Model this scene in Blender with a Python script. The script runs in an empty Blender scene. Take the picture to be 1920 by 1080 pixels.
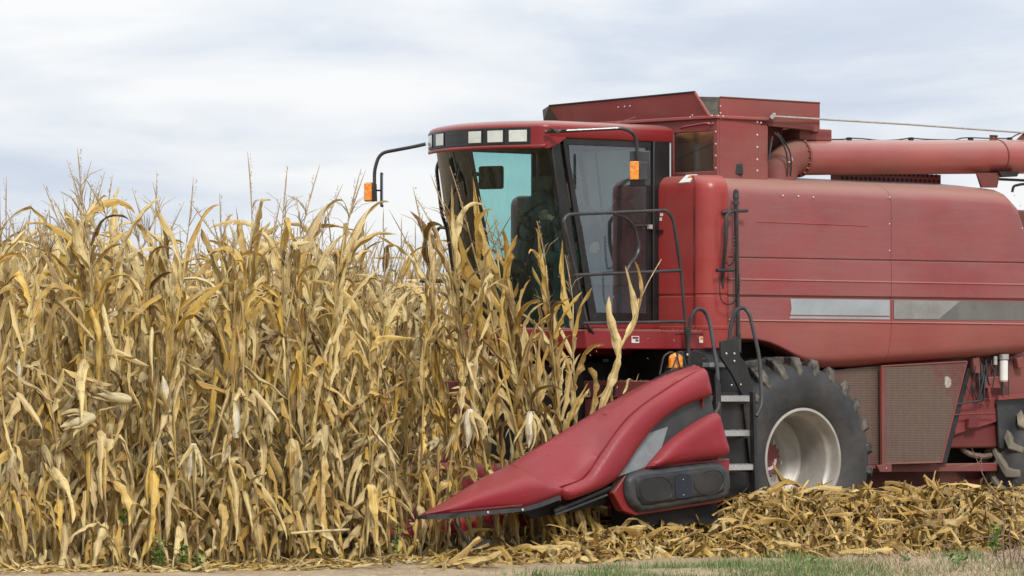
import bpy, math, random
import numpy as np
from mathutils import Vector, Matrix

sc = bpy.context.scene
R_ = math.radians
# ------------------------------------------------------------------ camera
# world axes: x = the way the combine drives, y = its left hand side, z = up, metres
TH = R_(40.0); CF = math.cos(TH); SF = math.sin(TH); FL = 9600.0; HZ = 735.0; CAMH = 1.5
FW = Vector((-SF, -CF, 0)); RT = Vector((-CF, SF, 0)); UP = Vector((0, 0, 1))
CAM = Vector((0, 1.8, 0)) - RT * 2.72 - FW * 48.0; CAM.z = CAMH
cd = bpy.data.cameras.new('camera'); cam = bpy.data.objects.new('camera', cd)
sc.collection.objects.link(cam); sc.camera = cam
cam.location = CAM; cam.rotation_euler = (R_(90), 0, R_(180) - TH)
cd.sensor_width = 36; cd.lens = 36 * FL / 1920; cd.shift_y = (HZ - 540) / 1920
cd.clip_start = 1; cd.clip_end = 4000
# ------------------------------------------------------------------ sky, sun, exposure
SUN_EL = R_(43); SUN_AZ = R_(64)         # azimuth measured from +x towards +y
wd = bpy.data.worlds.new('World'); sc.world = wd; wd.use_nodes = True
nt = wd.node_tree; nt.nodes.clear()
def N(t, typ, **kw):
    n = t.nodes.new(typ)
    for k, v in kw.items():
        if k.startswith('i_'):
            n.inputs[k[2:].replace('_', ' ')].default_value = v
        else: setattr(n, k, v)
    return n
def ramp(t, stops, interp='LINEAR'):
    n = t.nodes.new('ShaderNodeValToRGB'); e = n.color_ramp.elements
    n.color_ramp.interpolation = interp
    while len(e) < len(stops): e.new(0.5)
    for q, (p, c) in zip(e, stops):
        q.position = p; q.color = (c[0], c[1], c[2], 1) if len(c) == 3 else c
    return n
L = nt.links.new
sky = N(nt, 'ShaderNodeTexSky', sky_type='NISHITA', sun_disc=False, sun_elevation=SUN_EL, sun_rotation=R_(90) - SUN_AZ)
bg1 = N(nt, 'ShaderNodeBackground'); bg1.inputs['Strength'].default_value = 0.10; L(sky.outputs[0], bg1.inputs[0])
tc = N(nt, 'ShaderNodeTexCoord')
mp = N(nt, 'ShaderNodeMapping'); mp.inputs['Scale'].default_value = (1, 1, 4.6); mp.inputs['Location'].default_value = (3.1, .4, 1.7)
L(tc.outputs['Generated'], mp.inputs[0])
n1 = N(nt, 'ShaderNodeTexNoise', i_Scale=11.0, i_Detail=6.0, i_Roughness=0.5, i_Distortion=0.25); L(mp.outputs[0], n1.inputs['Vector'])
rp = ramp(nt, [(0.32, (.58, .65, .79)), (0.42, (.68, .745, .855)), (0.50, (.81, .85, .915)), (0.61, (.95, .955, .97))]); L(n1.outputs[0], rp.inputs[0])
sx = N(nt, 'ShaderNodeSeparateXYZ'); L(tc.outputs['Generated'], sx.inputs[0])
ml = N(nt, 'ShaderNodeMath', operation='MULTIPLY_ADD', use_clamp=False); ml.inputs[1].default_value = 0.75; ml.inputs[2].default_value = 0.985; L(sx.outputs[2], ml.inputs[0])
mx_ = N(nt, 'ShaderNodeMath', operation='MAXIMUM'); mx_.inputs[1].default_value = 0.8; L(ml.outputs[0], mx_.inputs[0])
bg2 = N(nt, 'ShaderNodeBackground'); L(rp.outputs[0], bg2.inputs[0]); L(mx_.outputs[0], bg2.inputs['Strength'])
mxs = N(nt, 'ShaderNodeMixShader'); mxs.inputs[0].default_value = 0.93
L(bg1.outputs[0], mxs.inputs[1]); L(bg2.outputs[0], mxs.inputs[2])
wo = N(nt, 'ShaderNodeOutputWorld'); L(mxs.outputs[0], wo.inputs[0])
sl = bpy.data.lights.new('sun', 'SUN'); sl.energy = 2.5; sl.angle = R_(11); sl.color = (1, .96, .90)
so = bpy.data.objects.new('sun', sl); sc.collection.objects.link(so)
sd = Vector((math.cos(SUN_AZ) * math.cos(SUN_EL), math.sin(SUN_AZ) * math.cos(SUN_EL), math.sin(SUN_EL)))
so.rotation_euler = sd.to_track_quat('Z', 'Y').to_euler()
sc.view_settings.view_transform = 'Standard'; sc.view_settings.look = 'None'
sc.view_settings.exposure = 0.0; sc.view_settings.gamma = 1
sc.view_settings.use_curve_mapping = False
sc.cycles.max_bounces = 8; sc.cycles.diffuse_bounces = 1; sc.cycles.transparent_max_bounces = 12

# ------------------------------------------------------------------ measuring helpers
def P(px, py, v=None, u=None, w=None):
    d = FW + RT * ((px - 960) / FL) + UP * ((HZ - py) / FL)
    if v is not None: t = (v - CAM.y) / d.y
    elif u is not None: t = (u - CAM.x) / d.x
    else: t = (w - CAM.z) / d.z
    return CAM + d * t
def U(px, v): return P(px, HZ, v=v).x
def V(px, u): return P(px, HZ, u=u).y
def H(u, v, py):
    dep = (Vector((u, v, 0)) - Vector((CAM.x, CAM.y, 0))).dot(FW)
    return CAMH + (HZ - py) * dep / FL

# ------------------------------------------------------------------ materials
def newmat(name):
    m = bpy.data.materials.new(name); m.use_nodes = True; t = m.node_tree
    return m, t, t.nodes['Principled BSDF']
def mixc(t, a, b, fac):
    n = t.nodes.new('ShaderNodeMix'); n.data_type = 'RGBA'
    for s, x in ((6, a), (7, b)):
        if isinstance(x, (tuple, list)): n.inputs[s].default_value = (*x, 1)
        else: t.links.new(x, n.inputs[s])
    if isinstance(fac, (int, float)): n.inputs[0].default_value = fac
    else: t.links.new(fac, n.inputs[0])
    return n.outputs[2]
def noise(t, scale, detail=4, rough=.55, vec=None, sc3=None, dist=0):
    n = N(t, 'ShaderNodeTexNoise'); n.inputs['Scale'].default_value = scale; n.inputs['Detail'].default_value = detail
    n.inputs['Roughness'].default_value = rough; n.inputs['Distortion'].default_value = dist
    if vec is None: vec = t.nodes.new('ShaderNodeTexCoord').outputs['Object']
    if sc3:
        m = N(t, 'ShaderNodeMapping'); m.inputs['Scale'].default_value = sc3; t.links.new(vec, m.inputs[0]); vec = m.outputs[0]
    t.links.new(vec, n.inputs['Vector']); return n.outputs[0]
def rng01(t, src, a, b, lo=0., hi=1.):
    n = N(t, 'ShaderNodeMapRange'); n.inputs[1].default_value = a; n.inputs[2].default_value = b
    n.inputs[3].default_value = lo; n.inputs[4].default_value = hi; t.links.new(src, n.inputs[0]); return n.outputs[0]
def paint(name, col, dust=(.30, .22, .17), amount=.35, rough=.42, streak=True, coat=.25, updust=.5, bump=.02):
    m, t, b = newmat(name)
    big = rng01(t, noise(t, 1.3, 5, .6), .35, .7)
    fine = rng01(t, noise(t, 30, 6, .7, sc3=(1, 1, 3.5)), .35, .75)
    c = mixc(t, col, tuple(x * .72 for x in col), big)
    stk = rng01(t, noise(t, 5, 6, .65, sc3=(.35, .35, 5)), .42, .72)
    film = rng01(t, noise(t, .9, 4, .55, sc3=(.7, 1, 1.7)), .40, .58, .25, 1)
    am = N(t, 'ShaderNodeMath', operation='MULTIPLY'); t.links.new(film, am.inputs[0]); t.links.new(rng01(t, stk, 0, 1, amount * .62, amount * .95), am.inputs[1])
    c = mixc(t, c, dust, am.outputs[0])
    c = mixc(t, c, dust, rng01(t, fine, 0, 1, 0, amount * .22))
    spk = rng01(t, noise(t, 95, 2, .5), .70, .76, 0, .5)
    c = mixc(t, c, (.45, .33, .27), spk)
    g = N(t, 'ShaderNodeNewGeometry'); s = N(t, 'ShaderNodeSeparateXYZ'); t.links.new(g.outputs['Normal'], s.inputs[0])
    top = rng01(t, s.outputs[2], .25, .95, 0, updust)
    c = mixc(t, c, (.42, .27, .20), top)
    t.links.new(c, b.inputs['Base Color'])
    t.links.new(rng01(t, big, 0, 1, rough, rough + .2), b.inputs['Roughness'])
    b.inputs['Coat Weight'].default_value = coat; b.inputs['Coat Roughness'].default_value = .25; b.inputs['Specular IOR Level'].default_value = .32
    bp = N(t, 'ShaderNodeBump'); bp.inputs['Strength'].default_value = bump * 10; bp.inputs['Distance'].default_value = .004
    t.links.new(noise(t, 2.2, 3, .5), bp.inputs['Height']); t.links.new(bp.outputs[0], b.inputs['Normal'])
    return m
def plain(name, col, rough=.5, metal=0., var=.25, scale=14, dust=None, dusta=.4, coat=0):
    m, t, b = newmat(name)
    c = mixc(t, col, tuple(x * (1 - var) for x in col), rng01(t, noise(t, scale, 5, .6), .35, .7))
    if dust: c = mixc(t, c, dust, rng01(t, noise(t, scale * .4, 6, .7), .42, .75, 0, dusta))
    t.links.new(c, b.inputs['Base Color']); b.inputs['Roughness'].default_value = rough; b.inputs['Metallic'].default_value = metal
    b.inputs['Coat Weight'].default_value = coat
    return m
def glass(name, tint, refl=.10, dirt=.08):
    m, t, b = newmat(name); out = t.nodes['Material Output']
    tr = N(t, 'ShaderNodeBsdfTransparent'); tr.inputs[0].default_value = (*tint, 1)
    gl = N(t, 'ShaderNodeBsdfGlossy'); gl.inputs['Roughness'].default_value = .03; gl.inputs[0].default_value = (.9, .95, 1, 1)
    df = N(t, 'ShaderNodeBsdfDiffuse'); df.inputs[0].default_value = (.42, .47, .47, 1)
    lw = N(t, 'ShaderNodeFresnel'); lw.inputs[0].default_value = 1.45
    f = rng01(t, lw.outputs[0], 0, 1, refl, .9)
    m1 = N(t, 'ShaderNodeMixShader'); t.links.new(f, m1.inputs[0]); t.links.new(tr.outputs[0], m1.inputs[1]); t.links.new(gl.outputs[0], m1.inputs[2])
    m2 = N(t, 'ShaderNodeMixShader'); d = rng01(t, noise(t, 4, 6, .7, sc3=(1, 1, .6)), .35, .8, dirt * .3, dirt * 2.2)
    t.links.new(d, m2.inputs[0]); t.links.new(m1.outputs[0], m2.inputs[1]); t.links.new(df.outputs[0], m2.inputs[2])
    t.links.new(m2.outputs[0], out.inputs[0]); return m
M = {}
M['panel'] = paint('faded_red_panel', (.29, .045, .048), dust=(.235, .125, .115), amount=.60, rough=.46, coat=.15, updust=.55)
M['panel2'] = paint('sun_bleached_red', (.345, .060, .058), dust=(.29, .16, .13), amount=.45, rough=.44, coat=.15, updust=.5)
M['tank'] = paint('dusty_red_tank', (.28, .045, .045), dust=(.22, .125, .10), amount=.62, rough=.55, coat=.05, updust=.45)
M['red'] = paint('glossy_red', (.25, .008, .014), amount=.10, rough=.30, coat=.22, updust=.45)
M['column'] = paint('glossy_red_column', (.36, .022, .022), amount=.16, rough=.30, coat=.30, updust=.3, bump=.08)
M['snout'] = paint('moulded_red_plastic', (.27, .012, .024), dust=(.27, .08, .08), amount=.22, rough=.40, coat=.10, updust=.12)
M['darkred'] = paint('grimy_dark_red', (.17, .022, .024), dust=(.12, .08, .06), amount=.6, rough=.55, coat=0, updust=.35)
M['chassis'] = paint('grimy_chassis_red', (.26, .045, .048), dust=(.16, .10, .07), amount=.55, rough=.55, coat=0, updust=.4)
M['black'] = plain('black_paint', (.010, .011, .012), .38, dust=(.07, .06, .05), dusta=.25)
M['tube'] = plain('black_tube', (.022, .023, .026), .36, dust=(.12, .10, .08), dusta=.35, coat=.2)
M['plate'] = plain('black_plate', (.014, .015, .016), .5, dust=(.09, .07, .055), dusta=.35, scale=6)
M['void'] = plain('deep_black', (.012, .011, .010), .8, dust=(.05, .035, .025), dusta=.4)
M['plastic'] = plain('grey_black_plastic', (.036, .038, .042), .5, dust=(.12, .11, .10), dusta=.3)
M['rubber'] = plain('tyre_rubber', (.028, .029, .031), .72, dust=(.14, .12, .10), dusta=.45, scale=5)
M['lugs'] = plain('muddy_tyre_lugs', (.030, .030, .030), .8, dust=(.26, .22, .16), dusta=.75, scale=22)
M['mudlug'] = plain('mud_caked_lugs', (.17, .145, .11), .9, dust=(.34, .28, .19), dusta=.8, scale=8)
M['rim'] = plain('silver_rim', (.52, .50, .46), .50, .35, .2, 5, dust=(.30, .22, .15), dusta=.7)
M['steel'] = plain('bare_steel', (.55, .54, .52), .4, .6, .3, 30, dust=(.3, .24, .18), dusta=.5)
M['bolt'] = plain('zinc_bolt', (.62, .58, .54), .4, .4)
M['step'] = plain('grated_step', (.50, .50, .49), .5, .3, .5, 120)
M['silver'] = plain('silver_decal', (.34, .37, .39), .42, .1, .2, 4)
M['greydecal'] = plain('dull_grey_decal', (.15, .15, .14), .5, .1, .3, 4, dust=(.2, .14, .12), dusta=.3)
M['white'] = plain('white_label', (.75, .74, .70), .5, var=.1)
M['orange'] = plain('orange_label', (.72, .22, .03), .5, var=.1)
M['lens'] = plain('milky_lamp_lens', (.66, .68, .60), .18, var=.22, scale=9, coat=.6)
M['mirror'] = plain('mirror_glass', (.5, .55, .6), .08, .9)
M['seat'] = plain('grey_seat_cloth', (.13, .125, .115), .85, scale=60)
M['lining'] = plain('pale_cab_lining', (.62, .74, .80), .7, var=.25, scale=1.2)
M['interior'] = plain('dark_cab_trim', (.035, .04, .04), .8)
M['gaiter'] = plain('grain', (.95, .42, .06), .8, var=.6, scale=60)
M['dirtyglass'] = glass('dusty_tank_glass', (.95, .88, .78), .0, .03)
M['wind'] = glass('teal_windshield', (.50, .80, .78), .02, .012)
M['door'] = glass('smoky_door_glass', (.72, .94, .94), .13, .03)
m, t, b = newmat('amber_lens'); c = mixc(t, (.85, .20, .01), (.95, .45, .05), rng01(t, noise(t, 40, 3), .4, .65)); t.links.new(c, b.inputs['Base Color']); b.inputs['Roughness'].default_value = .2; b.inputs['Coat Weight'].default_value = .5; M['amber'] = m
def perforated(name, a, bcol):
    m, t, b = newmat(name); tcn = t.nodes.new('ShaderNodeTexCoord'); vo = N(t, 'ShaderNodeTexVoronoi'); vo.inputs['Scale'].default_value = 62; vo.inputs['Randomness'].default_value = 0.0
    mpn = N(t, 'ShaderNodeMapping'); mpn.inputs['Scale'].default_value = (1, 0, 1); mpn.inputs['Rotation'].default_value = (0, R_(0), 0)
    t.links.new(tcn.outputs['Object'], mpn.inputs[0]); t.links.new(mpn.outputs[0], vo.inputs['Vector'])
    hole = rng01(t, vo.outputs[0], .33, .40, 1, 0)
    c = mixc(t, a, bcol, rng01(t, noise(t, 2.4, 5, .7, sc3=(1, 1, .6)), .34, .52))
    c = mixc(t, c, (.25, .2, .15), rng01(t, noise(t, 26, 6, .7), .45, .8, 0, .45))
    c = mixc(t, c, (.06, .025, .02), hole); t.links.new(c, b.inputs['Base Color']); b.inputs['Roughness'].default_value = .6
    return m
M['mesh'] = perforated('perforated_guard', (.17, .045, .042), (.15, .105, .078))
def leafmat(name, stops, transl=.28, bright=1.0):
    m, t, b = newmat(name)
    g = N(t, 'ShaderNodeNewGeometry'); oi = N(t, 'ShaderNodeObjectInfo')
    ad = N(t, 'ShaderNodeMath', operation='MULTIPLY_ADD'); ad.inputs[1].default_value = .37; t.links.new(oi.outputs['Random'], ad.inputs[0]); t.links.new(g.outputs['Random Per Island'], ad.inputs[2])
    fr = N(t, 'ShaderNodeMath', operation='FRACT'); t.links.new(ad.outputs[0], fr.inputs[0])
    r = ramp(t, stops); t.links.new(fr.outputs[0], r.inputs[0])
    uv = t.nodes.new('ShaderNodeTexCoord').outputs['UV']
    st = noise(t, 1, 5, .65, vec=uv, sc3=(26, 2.2, 1))
    c = mixc(t, r.outputs[0], (.12, .06, .018), rng01(t, st, .46, .68, 0, .85))
    bl = noise(t, 9, 5, .65)
    c = mixc(t, c, (.15, .075, .03), rng01(t, bl, .52, .68, 0, .7))
    c = mixc(t, c, (.92, .76, .40), rng01(t, noise(t, 6, 4, .6), .52, .70, 0, .5))
    su = N(t, 'ShaderNodeSeparateXYZ'); t.links.new(uv, su.inputs[0])
    ab = N(t, 'ShaderNodeMath', operation='SUBTRACT'); ab.inputs[1].default_value = .5; t.links.new(su.outputs[0], ab.inputs[0])
    a2 = N(t, 'ShaderNodeMath', operation='ABSOLUTE'); t.links.new(ab.outputs[0], a2.inputs[0])
    c = mixc(t, c, (.72, .56, .27), rng01(t, a2.outputs[0], .03, .09, .6, 0))
    t.links.new(c, b.inputs['Base Color']); b.inputs['Roughness'].default_value = .62; b.inputs['Specular IOR Level'].default_value = .3
    bp = N(t, 'ShaderNodeBump'); bp.inputs['Strength'].default_value = .5; bp.inputs['Distance'].default_value = .004; t.links.new(st, bp.inputs['Height']); t.links.new(bp.outputs[0], b.inputs['Normal'])
    tl = N(t, 'ShaderNodeBsdfTranslucent'); t.links.new(c, tl.inputs[0]); ms = N(t, 'ShaderNodeMixShader'); ms.inputs[0].default_value = transl
    t.links.new(b.outputs[0], ms.inputs[1]); t.links.new(tl.outputs[0], ms.inputs[2]); t.links.new(ms.outputs[0], t.nodes['Material Output'].inputs[0])
    return m
M['leaf'] = leafmat('dry_corn_leaf', [(0, (.82, .57, .17)), (.14, (.50, .29, .06)), (.26, (.92, .73, .34)), (.38, (.32, .18, .05)), (.50, (.86, .57, .12)), (.64, (.66, .45, .14)), (.74, (.16, .085, .025)), (.82, (.78, .60, .30)), (1, (.93, .74, .35))], .16)
M['husk'] = leafmat('corn_husk', [(0, (.72, .58, .30)), (.5, (.62, .46, .18)), (1, (.78, .68, .42))], .15)
M['whitehusk'] = leafmat('bleached_husk', [(0, (.97, .91, .72)), (1, (.95, .86, .62))], .15)
M['tassel'] = leafmat('dry_tassel', [(0, (.42, .31, .17)), (1, (.52, .40, .23))], .1)
M['residue'] = leafmat('chopped_residue', [(0, (.68, .43, .09)), (.2, (.32, .18, .045)), (.4, (.80, .57, .20)), (.6, (.16, .09, .03)), (.8, (.64, .40, .09)), (1, (.38, .24, .085))], .12)
m, t, b = newmat('corn_stalk'); oi = N(t, 'ShaderNodeObjectInfo'); tcn = t.nodes.new('ShaderNodeTexCoord')
r = ramp(t, [(0, (.40, .29, .10)), (.35, (.52, .38, .12)), (.7, (.36, .27, .13)), (1, (.46, .34, .13))]); t.links.new(oi.outputs['Random'], r.inputs[0])
sz = N(t, 'ShaderNodeSeparateXYZ'); t.links.new(tcn.outputs['Object'], sz.inputs[0])
nz = noise(t, 2.2, 3, .6)
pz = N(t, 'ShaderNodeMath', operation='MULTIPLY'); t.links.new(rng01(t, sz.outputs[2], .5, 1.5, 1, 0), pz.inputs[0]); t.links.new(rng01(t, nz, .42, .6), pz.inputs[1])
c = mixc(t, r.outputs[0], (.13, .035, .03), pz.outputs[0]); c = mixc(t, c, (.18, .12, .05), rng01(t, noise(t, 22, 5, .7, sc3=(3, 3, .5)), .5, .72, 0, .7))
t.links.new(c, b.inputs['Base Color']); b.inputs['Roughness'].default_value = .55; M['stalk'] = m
def greenmat(name, a, bb):
    m, t, b = newmat(name); g = N(t, 'ShaderNodeNewGeometry'); r = ramp(t, [(0, a), (1, bb)]); t.links.new(g.outputs['Random Per Island'], r.inputs[0]); t.links.new(r.outputs[0], b.inputs['Base Color']); b.inputs['Roughness'].default_value = .6; return m
M['grass'] = greenmat('green_grass', (.05, .11, .02), (.21, .25, .08))
M['straw'] = greenmat('dead_grass', (.33, .21, .13), (.55, .42, .27))
M['weed'] = greenmat('weed_green', (.05, .16, .02), (.16, .30, .05))
M['twig'] = plain('dry_twig', (.22, .15, .11), .8, var=.5, scale=30)
m, t, b = newmat('dirt_ground'); 
c = mixc(t, (.43, .32, .19), (.30, .215, .125), rng01(t, noise(t, 1.5, 6, .6), .35, .65)); c = mixc(t, c, (.52, .41, .26), rng01(t, noise(t, 7, 6, .65), .5, .72))
c = mixc(t, c, (.13, .09, .055), rng01(t, noise(t, 34, 5, .7), .54, .72, 0, .8))
t.links.new(c, b.inputs['Base Color']); b.inputs['Roughness'].default_value = .95
bp = N(t, 'ShaderNodeBump'); bp.inputs['Strength'].default_value = .8; bp.inputs['Distance'].default_value = .03; t.links.new(noise(t, 18, 8, .7), bp.inputs['Height']); t.links.new(bp.outputs[0], b.inputs['Normal']); M['dirt'] = m
M['jacket'] = plain('patterned_dark_jacket', (.05, .075, .07), .9, var=.8, scale=160)
M['trousers'] = plain('green_trousers', (.05, .11, .09), .9)
M['skin'] = plain('skin', (.42, .24, .17), .6, var=.1)
M['hair'] = plain('dark_hair', (.03, .02, .015), .7)

# ------------------------------------------------------------------ mesh helpers
class MB:
    def __init__(s): s.v = []; s.f = []; s.uv = []; s.mi = []
    def add(s, vs, fs, mi=0, uvs=None):
        o = len(s.v); s.v += [tuple(x) for x in vs]
        s.uv += (uvs if uvs else [(0, 0)] * len(vs))
        for f in fs: s.f.append(tuple(i + o for i in f)); s.mi.append(mi)
        return s
    def box(s, a, b, mi=0):
        x0, y0, z0 = a; x1, y1, z1 = b
        vs = [(x, y, z) for z in (z0, z1) for y in (y0, y1) for x in (x0, x1)]
        return s.add(vs, [(0, 2, 3, 1), (4, 5, 7, 6), (0, 1, 5, 4), (2, 6, 7, 3), (0, 4, 6, 2), (1, 3, 7, 5)], mi)
    def prism(s, pts, off, mi=0):      # planar polygon + offset vector
        n = len(pts); off = Vector(off); vs = [Vector(p) for p in pts] + [Vector(p) + off for p in pts]
        fs = [tuple(range(n)), tuple(range(2 * n - 1, n - 1, -1))] + [(i, i + n, (i + 1) % n + n, (i + 1) % n) for i in range(n)]
        return s.add(vs, fs, mi)
    def grid(s, rows, close=False, mi=0, closerow=False):
        n = len(rows[0]); vs = [p for r in rows for p in r]; fs = []
        for i in range(len(rows) - (0 if closerow else 1)):
            i2 = (i + 1) % len(rows)
            for j in range(n - (0 if close else 1)):
                j2 = (j + 1) % n; fs.append((i * n + j, i * n + j2, i2 * n + j2, i2 * n + j))
        return s.add(vs, fs, mi)
    def tube(s, pts, r, seg=10, caps=True, mi=0):
        pts = [Vector(p) for p in pts]; n = len(pts); rs = r if isinstance(r, (list, tuple)) else [r] * n
        t0 = (pts[1] - pts[0]).normalized(); a = t0.orthogonal().normalized(); rows = []
        for i in range(n):
            if i == 0: t = t0
            elif i == n - 1: t = (pts[i] - pts[i - 1]).normalized()
            else: t = ((pts[i] - pts[i - 1]).normalized() + (pts[i + 1] - pts[i]).normalized()).normalized()
            a = (a - t * a.dot(t)).normalized(); b = t.cross(a)
            rows.append([pts[i] + (a * math.cos(2 * math.pi * k / seg) + b * math.sin(2 * math.pi * k / seg)) * rs[i] for k in range(seg)])
        s.grid(rows, close=True, mi=mi)
        if caps:
            o = len(s.v) - n * seg; s.f.append(tuple(range(o + seg - 1, o - 1, -1))); s.mi.append(mi)
            s.f.append(tuple(range(o + (n - 1) * seg, o + n * seg))); s.mi.append(mi)
        return s
    def lathe(s, prof, cen, seg=72, mi=0):     # axis along y; prof = (r, y)
        rows = []
        for r, y in prof:
            rows.append([(cen[0] + r * math.cos(2 * math.pi * k / seg), y, cen[2] + r * math.sin(2 * math.pi * k / seg)) for k in range(seg)])
        return s.grid(rows, close=True, mi=mi)
    def build(s, name, mat, parent=None, smooth=35, bevel=0, loc=None, recalc=True, modw=2):
        me = bpy.data.meshes.new(name); me.from_pydata(s.v, [], s.f); 
        mats = mat if isinstance(mat, (list, tuple)) else [mat]
        for m_ in mats: me.materials.append(m_)
        if any(s.mi): me.polygons.foreach_set('material_index', s.mi)
        if any(u != (0, 0) for u in s.uv):
            ul = me.uv_layers.new(name='UVMap'); li = np.zeros(len(me.loops), dtype=np.int32); me.loops.foreach_get('vertex_index', li)
            ul.data.foreach_set('uv', np.array(s.uv, dtype=np.float32)[li].ravel())
        if recalc:
            import bmesh
            bm = bmesh.new(); bm.from_mesh(me); bmesh.ops.recalc_face_normals(bm, faces=bm.faces); bm.to_mesh(me); bm.free()
        if smooth:
            me.shade_smooth() if hasattr(me, 'shade_smooth') else None
            if smooth < 180:
                try: me.set_sharp_from_angle(angle=R_(smooth))
                except Exception: pass
        me.update()
        o = bpy.data.objects.new(name, me); sc.collection.objects.link(o)
        if parent: o.parent = parent
        if bevel:
            b = o.modifiers.new('bevel', 'BEVEL'); b.width = bevel; b.segments = modw; b.limit_method = 'ANGLE'; b.angle_limit = R_(35)
            b.harden_normals = False
        return o
def rnd(pts, r=.06, k=5):
    pts = [Vector(p) for p in pts]; out = [pts[0]]
    for i in range(1, len(pts) - 1):
        a = pts[i - 1] - pts[i]; b = pts[i + 1] - pts[i]; rr = min(r, a.length * .48, b.length * .48)
        p0 = pts[i] + a.normalized() * rr; p1 = pts[i] + b.normalized() * rr
        for j in range(k + 1):
            q = j / k; out.append(p0 * (1 - q) ** 2 + pts[i] * 2 * q * (1 - q) + p1 * q * q)
    out.append(pts[-1]); return out
def resample(pts, n):
    pts = [Vector(p) for p in pts]; d = [0]
    for i in range(1, len(pts)): d.append(d[-1] + (pts[i] - pts[i - 1]).length)
    # catmull-rom through points, evenly spaced
    out = []
    for k in range(n):
        t = d[-1] * k / (n - 1); i = 0
        while i < len(pts) - 2 and d[i + 1] < t: i += 1
        q = (t - d[i]) / max(1e-9, d[i + 1] - d[i]); p1 = pts[i]; p2 = pts[i + 1]
        p0 = pts[i - 1] if i > 0 else p1 * 2 - p2; p3 = pts[i + 2] if i + 2 < len(pts) else p2 * 2 - p1
        out.append(.5 * ((2 * p1) + (p2 - p0) * q + (2 * p0 - 5 * p1 + 4 * p2 - p3) * q * q + (3 * p1 - p0 - 3 * p2 + p3) * q ** 3))
    return out
def pxpoly(pts, v): return [P(x, y, v=v) for x, y in pts]
def smoothclosed(pts, n):
    m_ = len(pts); ext = pts; out = []
    for i in range(m_):
        p0, p1, p2, p3 = (Vector(ext[(i + k) % m_]) for k in (-1, 0, 1, 2))
        for j in range(n):
            q = j / n; out.append(.5 * ((2 * p1) + (p2 - p0) * q + (2 * p0 - 5 * p1 + 4 * p2 - p3) * q * q + (3 * p1 - p0 - 3 * p2 + p3) * q ** 3))
    return out
def thing(name, label, cat, loc=(0, 0, 0), rz=0, group=None, kind=None):
    o = bpy.data.objects.new(name, None); sc.collection.objects.link(o); o.location = loc; o.rotation_euler = (0, 0, rz)
    o['label'] = label; o['category'] = cat
    if group: o['group'] = group
    return o
def tag(o, label, cat, group=None, kind=None):
    o['label'] = label; o['category'] = cat
    if group: o['group'] = group
    if kind: o['kind'] = kind
    return o
def pillow(outline, v0, bulge, rad, depth, step=.022, lean=0.0):
    """moulded shell: outline (list of Vector in the x-z plane), swelling out towards +y, closed back"""
    import mathutils.geometry as mg
    pts = [Vector((p.x, p.z)) for p in outline]; n = len(pts)
    x0 = min(p.x for p in pts); x1 = max(p.x for p in pts); z0 = min(p.y for p in pts); z1 = max(p.y for p in pts)
    def inside(q):
        c = False; j = n - 1
        for i in range(n):
            a, b = pts[i], pts[j]
            if (a.y > q.y) != (b.y > q.y) and q.x < (b.x - a.x) * (q.y - a.y) / (b.y - a.y) + a.x: c = not c
            j = i
        return c
    def dist(q):
        best = 9
        for i in range(n):
            a, b = pts[i], pts[(i + 1) % n]; ab = b - a; t = max(0, min(1, (q - a).dot(ab) / max(1e-12, ab.length_squared))); best = min(best, (a + ab * t - q).length)
        return best
    ins = []
    nx = int((x1 - x0) / step) + 1; nz = int((z1 - z0) / step) + 1
    for i in range(nx):
        for j in range(nz):
            q = Vector((x0 + (i + .5 * (j % 2)) * step, z0 + j * step))
            if inside(q) and dist(q) > step * .5: ins.append(q)
    allp = pts + ins
    edges = [(i, (i + 1) % n) for i in range(n)]
    vv, ee, ff, *_ = mg.delaunay_2d_cdt(allp, edges, [], 1, 1e-6)
    mb = MB(); zc = (z0 + z1) / 2; vs = []
    for p in vv:
        d = dist(p); h = bulge * (1 - math.exp(-(d / rad) ** 1.2)) if d > 1e-5 else 0
        if d > 1e-5 and d < rad: h = bulge * math.sqrt(max(0, 1 - (1 - d / rad) ** 2)) 
        elif d >= rad: h = bulge
        vs.append((p.x, v0 + h - lean * (p.y - z0), p.y))
    mb.add(vs, [tuple(f) for f in ff])
    b0 = [(p.x, v0 - lean * (p.y - z0), p.y) for p in pts]; b1 = [(p.x, v0 - depth - lean * (p.y - z0), p.y) for p in pts]
    mb.add(b0 + b1, [(i, (i + 1) % n, (i + 1) % n + n, i + n) for i in range(n)] + [tuple(range(n, 2 * n))])
    return mb
# ------------------------------------------------------------------ ground (setting)
def ground_h(x, y):
    a = math.sin(x * 3.1 + 1.3 * math.sin(y * 2.3)) * .012 + math.sin(x * 1.1 + y * 1.7) * .018 + math.sin(x * 9.7 + y * 13.1) * .006 * math.sin(y * 5.3 - x * 4.1)
    if x < 7 and y > 2: a += .03 * math.exp(-((y - 4.6 - .2 * x) / .5) ** 2)
    return a - .01
def axis(a, b, st, far):
    c = [-far, -far * .4, -far * .12, a - 14, a - 6, a - 2]; x = a
    while x < b: c.append(x); x += st
    return c + [b + 2, b + 6, b + 14, far * .12, far * .4, far]
gx = axis(-6, 12, .09, 900); gy = axis(0, 11, .09, 900); rr = random.Random(5)
rows = []
for x in gx:
    rows.append([(x, y, ground_h(x, y) + (rr.uniform(-.009, .012) if -6 <= x <= 12 and 0 <= y <= 11 else 0) if abs(x) < 20 and abs(y) < 20 else -.01) for y in gy])
gr = MB().grid(rows).build('ground', M['dirt'], smooth=180); gr['kind'] = 'structure'; gr['label'] = 'tan dirt track and bare soil below the crop'

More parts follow.
